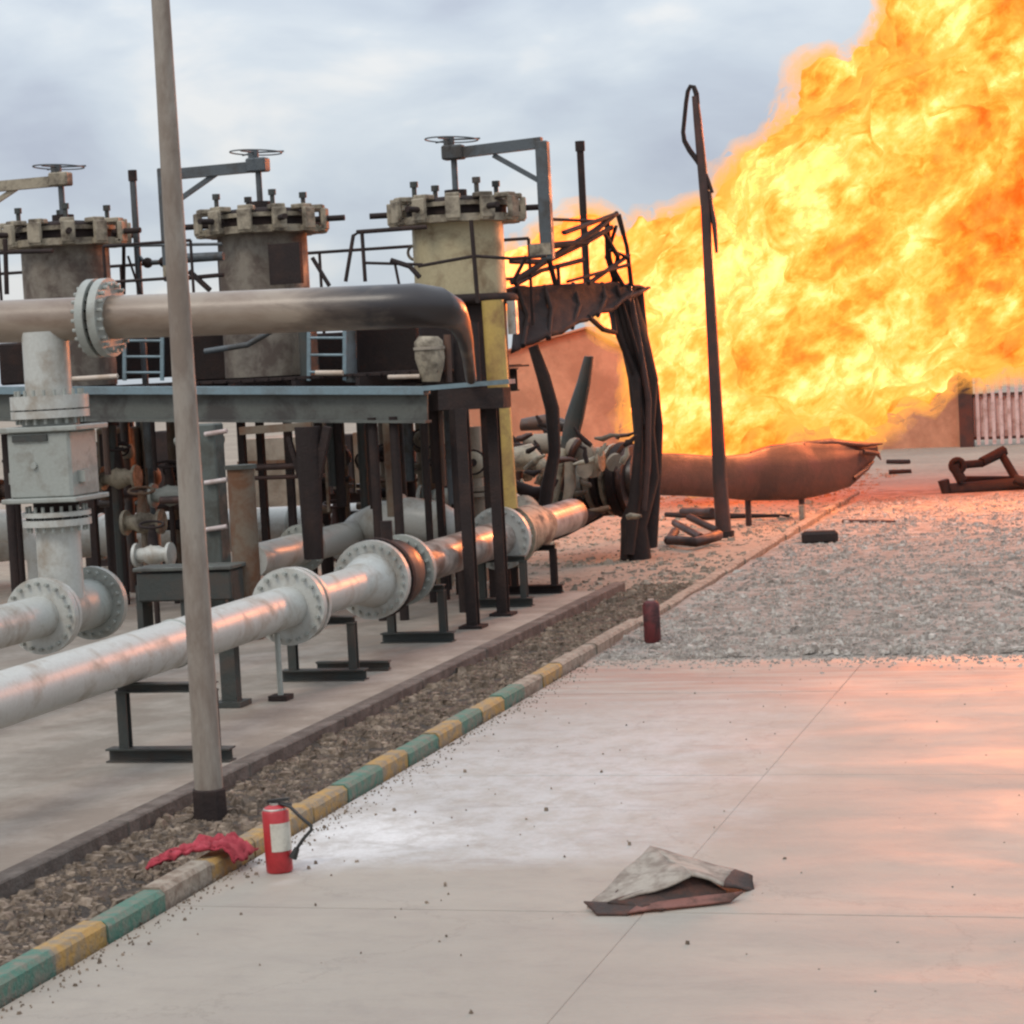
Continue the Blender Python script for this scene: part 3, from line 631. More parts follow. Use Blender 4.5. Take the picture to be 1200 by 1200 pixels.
# small tan fitting above the beam
t2 = thing('tan_fitting', 'tan bell-shaped pipe fitting sitting on the beam beneath the burnt elbow', 'pipe fitting', at(505, 448, 29))
c_ = at(505, 432, 29)
MB().tube([at(505, 447, 29), at(505, 434, 29), at(504, 420, 29), at(502, 400, 29), at(502, 394, 29)], [.12, .16, .2, .19, .13], 14).build('body', M['beige_metal'], t2)
MB().disc(at(503, 408, 29), (0, 0, 1), .21, .04).build('collar', M['wall_tan'], t2)

# ------------------------------------------------------------------ vessels
def vessel(cx, cy, zc, shell_m, skirt_m, label, arm, seed, clampm='beige_metal'):
    dz_low = seed > 1
    th = thing('gas_filter_vessel', label, 'pressure vessel', (cx, cy, SZ), 'upright gas filter vessels')
    r = .64
    zsh = 4.25 if dz_low else 3.35
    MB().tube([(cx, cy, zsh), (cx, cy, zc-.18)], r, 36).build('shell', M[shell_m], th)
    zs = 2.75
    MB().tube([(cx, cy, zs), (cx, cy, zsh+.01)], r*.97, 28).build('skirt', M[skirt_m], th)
    for a_ in (45, 135, 225, 315):
        MB().bar((cx+.5*math.cos(R(a_)), cy+.5*math.sin(R(a_)), SZ), (cx+.5*math.cos(R(a_)), cy+.5*math.sin(R(a_)), zs+.05), .1, .1).build('leg', M['char'], th)
    MB().disc((cx, cy, zc-.13), (0, 0, 1), .86, .10, 40).build('lower_flange', M[clampm], th, .01)
    cov = MB().tube([(cx, cy, zc-.06), (cx, cy, zc+.12), (cx, cy, zc+.17), (cx, cy, zc+.2)], [.7, .7, .6, .3], 36).build('cover', M['char'], th)
    MB().disc((cx, cy, zc+.075), (0, 0, 1), .76, .06, 40).build('cover_rim', M[clampm], cov)
    n_ = 12
    for k in range(n_):
        a_ = 2*math.pi*(k+.35*seed)/n_; d = Vector((math.cos(a_), math.sin(a_), 0)); s_ = Vector((-d.y, d.x, 0)); rot = Matrix((s_, d, Vector((0, 0, 1)))).transposed()
        q_ = Vector((cx, cy, zc+.0))+d*.8
        m_ = MB(); m_.box(q_+Vector((0, 0, .17)), (.2, .24, .07), rot); m_.box(q_+Vector((0, 0, -.14))+d*.02, (.2, .26, .08), rot); m_.box(q_+d*.13, (.2, .08, .3), rot)
        m_.build('clamp_yoke', M[clampm], th, .012)
        if k % 2 == 0:
            MB().tube([q_-d*.02+Vector((0, 0, .0)), q_+d*.42], .042, 8).build('swing_bolt', M['char'], th)
        if k % 3 == 1:
            MB().tube([q_-d*.16+Vector((0, 0, .15)), q_-d*.16+Vector((0, 0, .36))], .035, 8).tube([q_-d*.16+Vector((0, 0, .34)), q_-d*.16+Vector((0, 0, .42))], .06, 6).build('stud', M['dark_steel'], th)
    MB().tube([(cx, cy, zc+.18), (cx, cy, zc+.3)], .16, 12).build('screw_boss', M['char'], th)
    za = zc+.80
    MB().tube([(cx, cy, zc+.28), (cx, cy, za+.1)], .045, 10).build('lifting_screw', M['davit'], th)
    hw = MB().tube([(cx-.06, cy, za+.1), (cx-.06, cy, za+.24)], .08, 10)
    hwo = hw.build('handwheel', M['davit'], th)
    MB().torus((cx-.02, cy, za+.2), (.05, .03, 1), .37, .011, 28, 6).build('wheel_rim', M['davit'], hwo)
    for a_ in (20, 140, 260): MB().tube([(cx-.02, cy, za+.2), (cx-.02+.4*math.cos(R(a_)), cy+.4*math.sin(R(a_)), za+.2)], .013, 6).build('spoke', M['davit'], hwo)
    dx, am = arm
    ax_ = cx+dx
    MB().bar((cx-.14*math.copysign(1, dx), cy, za), (ax_, cy, za+(.06 if dx > 0 else -.02)), .13, .15).build('davit_arm', M[am], th)
    MB().box((cx, cy, za+.02), (.3, .22, .2)).build('bearing_block', M[am], th, .02)
    MB().bar((cx+dx*.45, cy, za-.06), (ax_, cy, za-.5), .05, .07).build('brace', M[am], th)
    zq = zc-.75
    MB().box((ax_, cy, (za+.08+zq)/2), (.17, .17, za+.08-zq)).build('davit_post', M[am], th, .015)
    MB().box((ax_-.08*math.copysign(1, dx), cy, zc-.6), (.3, .22, .16)).build('post_bracket', M['beige_metal'], th)
    return th
v3c = at(536, 240, 31)
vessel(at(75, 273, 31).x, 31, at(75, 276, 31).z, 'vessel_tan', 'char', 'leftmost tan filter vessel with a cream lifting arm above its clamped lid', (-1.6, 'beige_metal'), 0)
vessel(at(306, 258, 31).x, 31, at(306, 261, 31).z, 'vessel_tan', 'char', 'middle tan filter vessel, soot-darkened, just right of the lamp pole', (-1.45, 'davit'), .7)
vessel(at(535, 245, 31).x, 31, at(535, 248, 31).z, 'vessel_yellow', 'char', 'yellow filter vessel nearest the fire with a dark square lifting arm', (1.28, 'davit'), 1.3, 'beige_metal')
t = bpy.data.objects['gas_filter_vessel.001']
a_, c_ = at(318, 334, 30.2), at(352, 284, 30.2)
MB().box(((a_.x+c_.x)/2, 30.2, (a_.z+c_.z)/2), (c_.x-a_.x, .1, c_.z-a_.z)).build('scorched_panel', M['char'], t)
t = bpy.data.objects['gas_filter_vessel.002']
MB().torus(at(486, 296, 31), (0, 1, 0), .1, .022, 16, 6).build('lifting_lug', M['beige_metal'], t)
MB().tube([at(577, 352, 30.1), at(583, 440, 30.1), at(594, 596, 30.1)], .15, 16).build('drain_pipe', M['drain'], t)
MB().box(at(601, 372, 30.3), (.12, .12, .45)).build('name_plate', M['metal_lt'], t)
MB().torus(at(545, 352, 31), (0, 0, 1), .68, .07, 36, 8).build('ring_stiffener', M['char'], t)

# vent pipes
for px_, p0, p1, Y, r_, lab in ((160, 199, 312, 31.8, .05, 'thin grey vent pipe rising between the leftmost vessel and lamp pole'), (685, 165, 338, 36.6, .06, 'thin dark vent pipe standing before the edge of the fire')):
    a_, c_ = at(px_+(3 if p1 > 320 else 2), p1, Y), at(px_, p0, Y); vt = thing('vent_pipe', lab, 'vent pipe', (a_.x, Y, SZ), 'thin vent pipes')
    z0_ = a_.z if px_ == 685 else SZ; vt.location.z = z0_
    MB().tube([(a_.x, Y, z0_), (a_.x, Y, c_.z-.1)], r_, 10).build('pipe', M['davit' if px_ == 160 else 'char'], vt)
    MB().tube([(a_.x, Y, c_.z-.16), (a_.x, Y, c_.z)], r_*1.35, 10).build('cap', M['char'], vt)
line_t = thing('valve_actuator', 'small grey cross pipe with two knobs beside the thin vent pipe', 'valve', at(165, 312, 31.8))
MB().tube([at(162, 300, 31.8), at(170, 308, 31.8), at(205, 306, 31.8)], .035, 8).build('pipe', M['davit'], line_t)
for q_ in ((173, 308), (192, 307)): MB().ball(at(*q_, 31.8), .08).build('knob', M['char'], line_t)

# ------------------------------------------------------------------ burnt platform by the fire
t = thing('burnt_platform', 'collapsed charred platform hanging in front of the fire beside the yellow vessel', 'burnt platform', (-9, 35, 0))
NU, NV = 26, 14; vs_ = []
top = [(588, 336, 33.2), (640, 333, 34.5), (700, 330, 36.3), (748, 334, 37.6)]; bot = [(598, 413, 32.6), (645, 395, 33.6), (692, 374, 35.2), (752, 346, 37.2)]
def lerpl(P, u):
    u *= len(P)-1; i = min(int(u), len(P)-2); f_ = u-i; return [P[i][k]*(1-f_)+P[i+1][k]*f_ for k in range(3)]
for j in range(NV+1):
    for i in range(NU+1):
        A_, B_ = lerpl(top, i/NU), lerpl(bot, i/NU); f_ = j/NV
        q_ = at(*[A_[k]*(1-f_)+B_[k]*f_ for k in range(3)])
        q_ = q_ + Vector((0, .55*math.sin(f_*3.1), 0)) + noise.noise_vector(q_*1.8)*.06 + noise.noise_vector(q_*6)*.025
        vs_.append(q_)
fs_ = [(j*(NU+1)+i, j*(NU+1)+i+1, (j+1)*(NU+1)+i+1, (j+1)*(NU+1)+i) for j in range(NV) for i in range(NU)]
o = MB().add(vs_, fs_, True).build('sagging_deck', M['char'], t); sm_ = o.modifiers.new('s', 'SOLIDIFY'); sm_.thickness = .06
for k in range(5):
    u = .12+k*.2; A_, B_ = lerpl(top, u), lerpl(bot, u)
    MB().rough_tube([at(*A_)+Vector((0, -.05, 0)), at(*[(A_[z]+B_[z])/2 for z in range(3)])+Vector((0, .3, 0)), at(*B_)+Vector((0, -.05, 0))], .04, 6, .05).build('deck_rib', M['char'], t)
for pts_, r_ in (([(600, 330, 33), (700, 268, 35.5), (722, 253, 36.5)], .045), ([(600, 306, 33), (640, 306, 34), (690, 282, 35.3), (716, 268, 36.4)], .04), ([(605, 333, 33), (636, 316, 34), (685, 306, 35.3)], .035),
                 ([(645, 300, 33.8), (650, 332, 34)], .04), ([(618, 300, 33), (600, 332, 33)], .035), ([(655, 308, 34), (654, 333, 34)], .03), ([(660, 270, 34), (722, 254, 36.5)], .04), ([(640, 258, 34), (700, 258, 36)], .03),
                 ([(640, 290, 34), (688, 284, 35.2)], .05), ([(690, 330, 35.5), (735, 300, 37)], .035), ([(664, 330, 34.6), (735, 312, 37)], .03),
                 ([(710, 262, 36.4), (714, 300, 36.6), (722, 332, 37)], .05), ([(724, 253, 36.8), (733, 290, 37), (740, 335, 37.3)], .045), ([(706, 270, 36), (724, 300, 36.6), (718, 335, 37)], .035), ([(722, 268, 36.4), (712, 300, 36.6), (732, 335, 37)], .035), ([(716, 290, 36.4), (735, 304, 36.9)], .03)):
    MB().rough_tube([at(*q_) for q_ in pts_], r_, 7, .07, 2.0).build('twisted_rail', M['char'], t)
for pts_, r_ in (([(690, 372, 35.2), (706, 386, 36), (722, 388, 36.6), (716, 350, 36.8)], .045), ([(712, 345, 36.6), (722, 380, 36.9), (745, 440, 37.3)], .06), ([(724, 335, 36.8), (736, 380, 37), (752, 430, 37.3)], .04)):
    MB().rough_tube([at(*q_) for q_ in pts_], r_, 7, .06, 2.0).build('bent_bracket', M['char'], t)
t = thing('wilted_column', 'thick charred column bent like a tree trunk against the fire', 'burnt column', gr(748, 650))
MB().rough_tube([at(*q_) for q_ in ((733, 335, 37.4), (742, 390, 37.5), (752, 440, 37.6), (758, 500, 37.7), (758, 560, 37.7), (750, 615, 37.7), (745, 655, 37.7))], [.13, .20, .22, .19, .17, .24, .27], 12, .16, 1.6).build('flange_plate', M['char'], t)
MB().rough_tube([at(*q_) for q_ in ((744, 340, 37.7), (755, 400, 37.8), (764, 450, 37.9), (769, 500, 38), (766, 560, 38), (763, 610, 37.9), (760, 642, 37.9))], [.1, .12, .11, .1, .1, .12, .14], 10, .1, 2.).build('web_plate', M['char'], t)
MB().rough_tube([at(*q_) for q_ in ((722, 350, 37.4), (733, 400, 37.4), (746, 450, 37.4), (752, 500, 37.4))], [.05, .07, .08, .06], 8, .06, 2.).build('bent_bar', M['char'], t)
for pts_, r_ in (([(716, 345, 37.3), (728, 395, 37.3), (744, 445, 37.3), (748, 520, 37.3), (744, 580, 37.3), (738, 650, 37.3)], [.05, .06, .08, .09, .1, .12]), ([(736, 338, 37.2), (750, 400, 37.3), (760, 470, 37.3), (762, 540, 37.3), (752, 600, 37.3)], [.04, .05, .06, .05, .05])):
    MB().rough_tube([at(*q_) for q_ in pts_], r_, 8, .1, 2.4).build('twisted_strand', M['rust_pipe' if r_[0] < .045 else 'char'], t)
t = thing('curved_post', 'dark curved post sagging under the collapsed platform', 'burnt post', gr(650, 600))
MB().rough_tube([at(*q_) for q_ in ((624, 405, 34.6), (636, 440, 34.6), (648, 480, 34.6), (650, 530, 34.6), (641, 575, 34.6), (637, 612, 34.6))], [.09, .11, .11, .09, .1, .11], 8, .05, 2.).build('post', M['char'], t)
t = thing('leaning_post', 'short scorched tapered post leaning right before the orange gable', 'burnt post', gr(668, 600))
MB().rough_tube([at(*q_) for q_ in ((688, 417, 38), (684, 450, 38), (674, 490, 38), (664, 530, 38), (655, 590, 38))], [.09, .13, .15, .14, .12], 8, .05, 2.).build('post', M['dark_steel'], t)

# burnt flange group
t = thing('burnt_valve_assembly', 'heap of burnt valve and ringed flanges left of the wilted column', 'burnt valve', (-10, 38, 0))
def fc(px, py, Y): return at(px, py, Y)
axp = Vector((1, -.25, 0)).normalized()
for px_, rr_, m_, tt in ((703, 38, 'wall_tan', .10), (712, 40, 'char', .08), (722, 42, 'beige_metal', .06), (733, 44, 'char', .14), (692, 34, 'grey_paint', .10), (742, 40, 'rust_pipe', .1)):
    c_ = fc(px_, 562, 38.5); MB().disc(c_, axp, rr_*.0148, tt, 28).build('flange_ring', M[m_], t)
MB().tube([fc(640, 568, 38.5), fc(745, 560, 38.5)], .42, 24).build('barrel', M['burnt_pipe'], t)
for pts_, r_, m_ in (([(662, 528, 37.6), (655, 545, 37.5), (650, 575, 37.4), (646, 600, 37.4)], [.1, .14, .1, .07], 'beige_metal'), ([(672, 525, 37.6), (683, 530, 37.4), (693, 545, 37.4), (695, 560, 37.4)], [.16, .22, .2, .08], 'wall_tan'),
                     ([(668, 540, 37.4), (667, 570, 37.3), (660, 600, 37.3)], [.1, .09, .06], 'wall_tan'), ([(615, 515, 38), (640, 520, 38), (660, 520, 38)], [.1, .16, .1], 'wall_tan'),
                     ([(612, 498, 38.4), (640, 495, 38.4), (668, 500, 38.4)], [.12, .14, .1], 'burnt_pipe'), ([(600, 540, 37), (620, 535, 37), (640, 550, 37)], [.2, .22, .12], 'beige_metal'), ([(608, 520, 37.6), (606, 570, 37.6)], .1, 'rust_pipe')):
    MB().rough_tube([at(*q_) for q_ in pts_], r_, 12, .06, 2.).build('melted_casting', M[m_], t)
t = thing('fallen_plates', 'charred plates and bars collapsed on the ground below the burnt valve', 'debris', gr(650, 625))
for pts_, r_, m_ in (([(598, 566, 35), (625, 578, 35), (645, 575, 35)], [.08, .14, .1], 'char'), ([(618, 640, 36), (660, 622, 37), (705, 606, 38)], [.09, .1, .03], 'char'), ([(625, 590, 35.5), (636, 640, 35.2)], [.15, .12], 'char'),
                     ([(640, 612, 37), (690, 596, 38.5), (720, 600, 39)], [.12, .16, .05], 'char'), ([(640, 600, 36.5), (680, 606, 37.4), (715, 598, 38.4)], [.1, .13, .03], 'rust_pipe'), ([(668, 590, 38), (700, 588, 38.6)], [.2, .16], 'char')):
    MB().rough_tube([at(*q_) for q_ in pts_], r_, 8, .07, 2.5).build('charred_bar', M[m_], t)
MB().tube([at(611, 600, 33.6), at(622, 612, 33.3)], [.28, .26], 20).build('pipe_stub', M['beige_metal'], t)

rw = random.Random(5)
t = thing('twisted_scrap', 'tangle of thin twisted scrap bars around the burnt valve and wilted column foot', 'scrap metal', gr(690, 615))
for i in range(34):
    px_, py_ = rw.uniform(600, 735), rw.uniform(500, 610); Y = rw.uniform(35.5, 38.2); L_ = rw.uniform(10, 34); a_ = rw.uniform(-.5, 3.6)
    pts_ = [at(px_+L_*k/3*math.cos(a_)+rw.uniform(-3, 3), py_-L_*k/3*math.sin(a_)*.8+rw.uniform(-3, 3), Y) for k in range(4)]
    if min(q_.z for q_ in pts_) < .02: continue
    MB().rough_tube(pts_, [rw.uniform(.02, .06), .05, .04, .02], 6, .06, 3).build('scrap_bar', M[rw.choice(['char', 'char', 'rust_pipe', 'beige_metal', 'brown'])], t)
for i in range(7):
    c_ = at(rw.uniform(610, 730), rw.uniform(520, 590), 36.8+rw.random()); MB().disc(c_, (rw.uniform(-1, 1), rw.uniform(-1, 1), rw.uniform(-.5, .5)), rw.uniform(.12, .24), .05, 16).build('small_flange', M[rw.choice(['wall_tan', 'rust_pipe', 'char', 'beige_metal'])], t)
# ruptured pipe: round at the left, flattened and torn open toward the fire
t = thing('ruptured_pipe', 'brown burnt pipe flattened and torn open like a leaf below the fire', 'ruptured pipe', gr(900, 600))
prof = [(757, 556, 24, 41), (800, 556, 26, 42), (845, 559, 24, 43), (878, 559, 27, 43.8), (905, 554, 32, 44.4), (935, 552, 33, 45), (965, 550, 30, 45.6), (995, 545, 25, 46.2), (1015, 537, 16, 46.6), (1030, 526, 5, 46.9)]
seg = 26; vs_ = []
for i, (px_, py_, h_, Y) in enumerate(prof):
    c_ = at(px_, py_, Y); D_ = (c_-CP).length/FOC; hh = h_*D_; dd = hh*(1.0 if i < 3 else max(.25, 1.0-.11*(i-2)))
    for j in range(seg):
        a_ = 2*math.pi*j/seg; q_ = c_ + Vector((.12*dd*math.cos(a_), dd*math.cos(a_), hh*math.sin(a_)))
        if i > 4 and math.sin(a_) > .5: q_ += Vector((0, .1, .06*noise.noise(q_*4)))
        vs_.append(q_ + noise.noise_vector(q_*1.5)*.05)
MB().add(vs_, [(i*seg+j, i*seg+(j+1) % seg, (i+1)*seg+(j+1) % seg, (i+1)*seg+j) for i in range(len(prof)-1) for j in range(seg)], True).build('pipe', M['rust_pipe'], t)
for pts_, r_ in (([(935, 521, 45.6), (975, 518, 46), (1012, 521, 46.5), (1034, 520, 46.9)], [.05, .07, .05, .015]), ([(1000, 561, 46.2), (1015, 548, 46.5), (1026, 540, 46.7)], [.06, .06, .015]), ([(1010, 528, 46.4), (1028, 531, 46.6), (1033, 538, 46.6)], [.05, .05, .012]), ([(880, 533, 44), (905, 526, 44.6), (940, 521, 45.2)], [.05, .06, .05])):
    MB().rough_tube([at(*q_) for q_ in pts_], r_, 8, .06, 3).build('torn_lip', M['rust_pipe'], t)
for px_, Y in ((876, 44), (939, 45.2)):
    a_ = at(px_, 580, Y); MB().tube([(a_.x, Y, -.05), (a_.x, Y, a_.z)], .06, 8).build('stub_leg', M['rust_pipe'], t)

# burnt lamp post with drooping loop
bp = gr(848, 628); Y = bp.y
t = thing('burnt_lamp_post', 'thin scorched lamp post whose melted top loops over', 'lamp post', bp)
MB().rough_tube([at(848, 632, Y), at(843, 560, Y), at(838, 460, Y), at(832, 340, Y), at(826, 240, Y), at(822, 190, Y), at(818, 140, Y), at(815, 112, Y)], [.15, .13, .11, .095, .09, .085, .075, .06], 10, .03, 1.).build('post', M['rust_pipe'], t)
lp_ = [(817, 122), (816, 110), (813, 102), (809, 101), (806, 107), (804, 120), (802, 140), (800.5, 155), (802, 165), (808, 176), (817, 188), (824, 199), (829, 211), (835, 226)]
MB().tube([at(a_, b_, Y) for a_, b_ in lp_], [.05, .05, .045, .04, .04, .04, .04, .04, .045, .05, .05, .05, .045, .03], 8).build('melted_arm', M['char'], t)
MB().rough_tube([at(832, 225, Y), at(838, 262, Y), at(840, 295, Y)], [.03, .05, .03], 6, .05).build('hanging_strip', M['rust_pipe'], t)
MB().disc(bp+Vector((0, 0, .04)), (0, 0, 1), .2, .1, 10).build('base_plate', M['char'], t)

# charred bits on the ground behind the kerb
def debris(name, label, cat, segs, mat, loc, bits='bar', amp=.04):
    th = thing(name, label, cat, loc)
    for pts_, r_ in segs: MB().rough_tube(pts_, r_, 7, amp, 3).build(bits, M[mat], th)
    return th
g0 = lambda px, py, z=.05: gr(px, py, z)
debris('charred_pallet', 'charred slatted frame lying against the burnt lamp post foot', 'debris', [([g0(782, 632, .1), g0(815, 636, .12), g0(842, 628, .1)], .09), ([g0(790, 612, .3), g0(822, 630, .12)], .07), ([g0(808, 606, .35), g0(840, 622, .12)], .07), ([g0(783, 634, .08), g0(792, 622, .2)], .08), ([g0(800, 600, .25), g0(835, 600, .3)], .08)], 'rust_pipe', g0(815, 632))
debris('scorched_plank', 'long dark plank on the ground below the ruptured pipe', 'plank', [([g0(780, 604), g0(830, 606), g0(925, 604)], [.05, .07, .03])], 'char', g0(850, 606))
debris('steel_rod', 'thin rusty rod lying alone on the far gravel', 'rod', [([g0(988, 611), g0(1048, 612)], .045)], 'rust_pipe', g0(1018, 612), amp=.02)
debris('bent_rod', 'short dark strip on the bright ground beyond the torn pipe mouth', 'rod', [([g0(1040, 541), g0(1066, 541)], .06)], 'char', g0(1052, 541))
debris('bent_rod', 'slightly nearer dark strip on glowing ground past the torn pipe', 'rod', [([g0(1042, 553), g0(1068, 552)], .06)], 'char', g0(1056, 553))
c_ = g0(961, 637, .0); blk = MB().box(c_+Vector((0, 0, .11)), (.62, .3, .22), Matrix.Rotation(.15, 3, 'Z'))
o = blk.build('charred_block', M['char'], None, .05); origin(o, c_); tag(o, 'dark charred block lying on the grey gravel', 'block')
c_ = g0(940, 608); o = MB().box(c_+Vector((0, 0, .12)), (.1, .1, .3)).build('marker_peg', M['k_bare']); origin(o, c_); tag(o, 'small pale peg at the kerb line below the torn pipe', 'peg')
# overturned frame at right
t = thing('overturned_frame', 'charred overturned steel frame on the glowing ground before the fence', 'burnt frame', gr(1150, 578))
Yf = gr(1150, 578).y
for pts_, r_ in (([(1112, 574, Yf), (1198, 568, Yf+.5)], .16), ([(1106, 562, Yf), (1110, 580, Yf)], .13), ([(1118, 545, Yf), (1128, 565, Yf)], .1), ([(1120, 546, Yf), (1150, 542, Yf+.5), (1168, 532, Yf+1)], .09), ([(1150, 541, Yf+.5), (1178, 529, Yf+1)], .12), ([(1172, 528, Yf+1), (1192, 562, Yf+.6)], .1), ([(1125, 563, Yf+.8), (1200, 562, Yf+1.2)], .08), ([(1188, 560, Yf), (1212, 568, Yf)], .1)):
    MB().rough_tube([at(*q_) for q_ in pts_], r_, 6, .06, 2).build('frame_bar', M['char'], t)
MB().torus(at(1122, 546, Yf), (0, 1, 0), .14, .06, 14, 6).build('hub_ring', M['char'], t)

# ------------------------------------------------------------------ clutter below the platform
t = thing('ladder_column', 'grey-green steel column with ladder rungs left behind the lamp pole', 'column', (at(252, 600, 27).x, 27, SZ))
Yc = 27.0; xc = at(248, 600, Yc).x
MB().box((xc, Yc, 1.45), (.34, .3, 2.7)).build('column', M['green_col'], t, .02)
for py_ in (505, 562, 617, 668):
    MB().tube([at(240, py_+4, Yc-.2), at(266, py_, Yc-.2)], .03, 8).build('rung', M['fence'], t)
t = thing('rusty_column', 'brown rusty round column right of the grey-green ladder column', 'column', (at(285, 600, 26.6).x, 26.6, SZ))
xc = at(286, 620, 26.6).x
MB().tube([(xc, 26.6, SZ), (xc, 26.6, at(286, 548, 26.6).z)], .17, 18).build('shaft', M['brown'], t)
MB().disc((xc, 26.6, at(286, 547, 26.6).z), (0, 0, 1), .2, .05).build('cap', M['green_col'], t)
t = thing('forked_column', 'black burnt column with splayed arms under the beam', 'column', (at(366, 640, 27.6).x, 27.6, SZ))
MB().tube([at(368, 655, 27.6), at(364, 580, 27.6), at(360, 500, 27.6)], [.13, .15, .17], 10).build('shaft', M['char'], t)
MB().bar(at(338, 512, 27.6), at(352, 560, 27.6), .06, .06).build('arm', M['char'], t); MB().bar(at(384, 500, 27.6), at(372, 560, 27.6), .1, .1).build('arm', M['char'], t)
MB().bar(at(282, 505, 27.6), at(366, 499, 27.6), .1, .1).build('top_plate', M['brown'], t)
t = thing('block_kiosk', 'small tan blockwork kiosk seen under the platform', 'kiosk', (at(318, 560, 40).x, 41, 0))
a_, c_ = at(284, 598, 40), at(356, 512, 40)
MB().box(((a_.x+c_.x)/2, 41, c_.z/2), (c_.x-a_.x, 2, c_.z)).build('wall', M['wall_tan'], t)
MB().box(((a_.x+c_.x)/2, 40.98, at(318, 541, 40).z), (c_.x-a_.x+.06, 2.04, .06)).build('string_course', M['brown'], t)
t = thing('white_cross_pipe', 'fat white pipe crossing under the platform with a drooping elbow', 'pipeline', (-12, 34, 0))
MB().tube([at(-60, 640, 35.6), at(20, 632, 35.6), at(400, 616, 35.6), at(490, 614, 35.6), at(545, 628, 35.6), at(570, 640, 35.6)], [.36, .36, .36, .42, .36, .3], 28).build('pipe', M['white_paint'], t)
for px_ in (120, 345): MB().torus(at(px_, 634-.045*px_, 35.6), (1, 0, 0), .37, .03, 28, 6).build('weld_band', M['grey_paint'], t)
MB().tube([at(-60, 610, 34.6), at(20, 618, 34.6), at(50, 650, 34.6), at(54, 690, 34.6)], .28, 24).build('elbow', M['white_paint'], t)
t = thing('pale_curved_pipe', 'fat pale curved pipe behind the twin black columns under the deck', 'pipeline', (at(490, 620, 31).x, 31, SZ))
MB().tube([at(405, 640, 32.5), at(425, 622, 31.8), at(448, 612, 31.2), at(480, 608, 31), at(510, 612, 31), at(532, 624, 31), at(545, 645, 31.2)], [.26, .29, .3, .31, .31, .29, .26], 24).build('pipe', M['white_paint'], t)
MB().disc(at(470, 609, 31), (1, 0, 0), .37, .07, 24).build('flange', M['white_paint'], t)
MB().tube([(at(480, 620, 31).x, 31, SZ), at(480, 620, 31)], .07, 8).build('stand', M['char'], t)
t = thing('steel_bench', 'dark steel bench with a pale top behind the lamp pole', 'bench', (at(212, 700, 26).x, 26, SZ))
a_, c_ = at(157, 668, 26), at(272, 665, 26)
MB().box(((a_.x+c_.x)/2, 26.2, a_.z), (c_.x-a_.x, .5, .05)).build('top', M['beam_grey'], t, .01)
MB().box(((a_.x+c_.x)/2, 26.2, a_.z-.22), (c_.x-a_.x-.05, .42, .36)).build('body', M['dark_steel'], t, .02)
for px_ in (160, 212, 268): MB().box((at(px_, 690, 26).x, 26.2, (SZ+a_.z)/2-.1), (.08, .3, a_.z-SZ-.2)).build('leg', M['dark_steel'], t)
t = thing('square_duct', 'dark square frame post standing by the white pipe right of the lamp pole', 'post', (at(268, 800, 21).x, 21, SZ))
MB().box((at(270, 790, 21.2).x, 21.2, .5), (.16, .14, .8)).build('post', M['dark_steel'], t)
MB().box((at(270, 790, 21.2).x, 21.2, SZ+.03), (.3, .3, .05)).build('foot', M['dark_steel'], t)
rnd = random.Random(3)
def mini_valve(px_, py_, Y, sc_, lab, m1='grey_paint', m2='char'):
    c_ = at(px_, py_, Y); th = thing('hand_valve', lab, 'valve', (c_.x, Y, SZ))
    s_ = sc_
    MB().tube([c_+Vector((-.3*s_, 0, 0)), c_+Vector((-.16*s_, 0, 0)), c_, c_+Vector((.16*s_, 0, 0)), c_+Vector((.3*s_, 0, 0))], [.11*s_, .12*s_, .2*s_, .12*s_, .11*s_], 16).build('body', M[m1], th)
    for sx in (-.3, .3): MB().disc(c_+Vector((sx*s_, 0, 0)), (1, 0, 0), .2*s_, .05*s_, 16).build('flange', M[m1], th)
    MB().tube([c_, c_+Vector((0, 0, .5*s_))], [.12*s_, .05*s_], 10).build('bonnet', M[m2], th)
    hw = MB().torus(c_+Vector((0, 0, .5*s_)), (.1, -.2, 1), .2*s_, .022*s_, 18, 6).build('handwheel', M[m2], th)
    MB().tube([(c_.x, Y, SZ), (c_.x, Y, c_.z)], .05*s_, 8).build('stand', M[m2], th)
for q_ in ((395, 625, 33, .9, 'rusty brown hand valve among the pipes right of the forked column', 'beige_metal', 'rust_pipe'), (520, 585, 32, 1.1, 'grey hand valve above the white cross pipe elbow', 'grey_paint', 'char'),
           (168, 612, 30, .9, 'tan hand valve with round wheel left of the lamp pole', 'beige_metal', 'brown'), (200, 580, 31, .9, 'dark hand valve hidden behind the lamp pole', 'grey_paint', 'char'), (140, 560, 31, .9, 'pale hand valve just right of the box valve', 'beige_metal', 'char'),
           (560, 560, 34, 1.0, 'tan hand valve behind the twin black columns', 'wall_tan', 'burnt_pipe'), (180, 650, 28, .8, 'white fitting valve just above the steel bench', 'white_paint', 'char'), (20, 575, 31, .9, 'scorched hand valve at the far left under the beam', 'burnt_pipe', 'char'),
           (495, 560, 36, 1.2, 'beige valve between black posts under the beam end', 'wall_tan', 'rust_pipe')): mini_valve(*q_)
th = thing('instrument_stand', 'cluster of thin dark instrument pipes under the beam', 'instrument pipes', (-11, 30, SZ))
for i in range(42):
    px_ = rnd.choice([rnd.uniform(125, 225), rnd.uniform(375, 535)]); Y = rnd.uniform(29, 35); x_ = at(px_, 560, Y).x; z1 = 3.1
    z0 = rnd.choice([SZ, 1.7, 2.1, 1.4]); MB().tube([(x_, Y, z0), (x_, Y, z1)], rnd.uniform(.02, .08), 7).build('tubing', M[rnd.choice(['char', 'char', 'brown', 'dark_steel', 'davit', 'burnt_pipe'])], th)
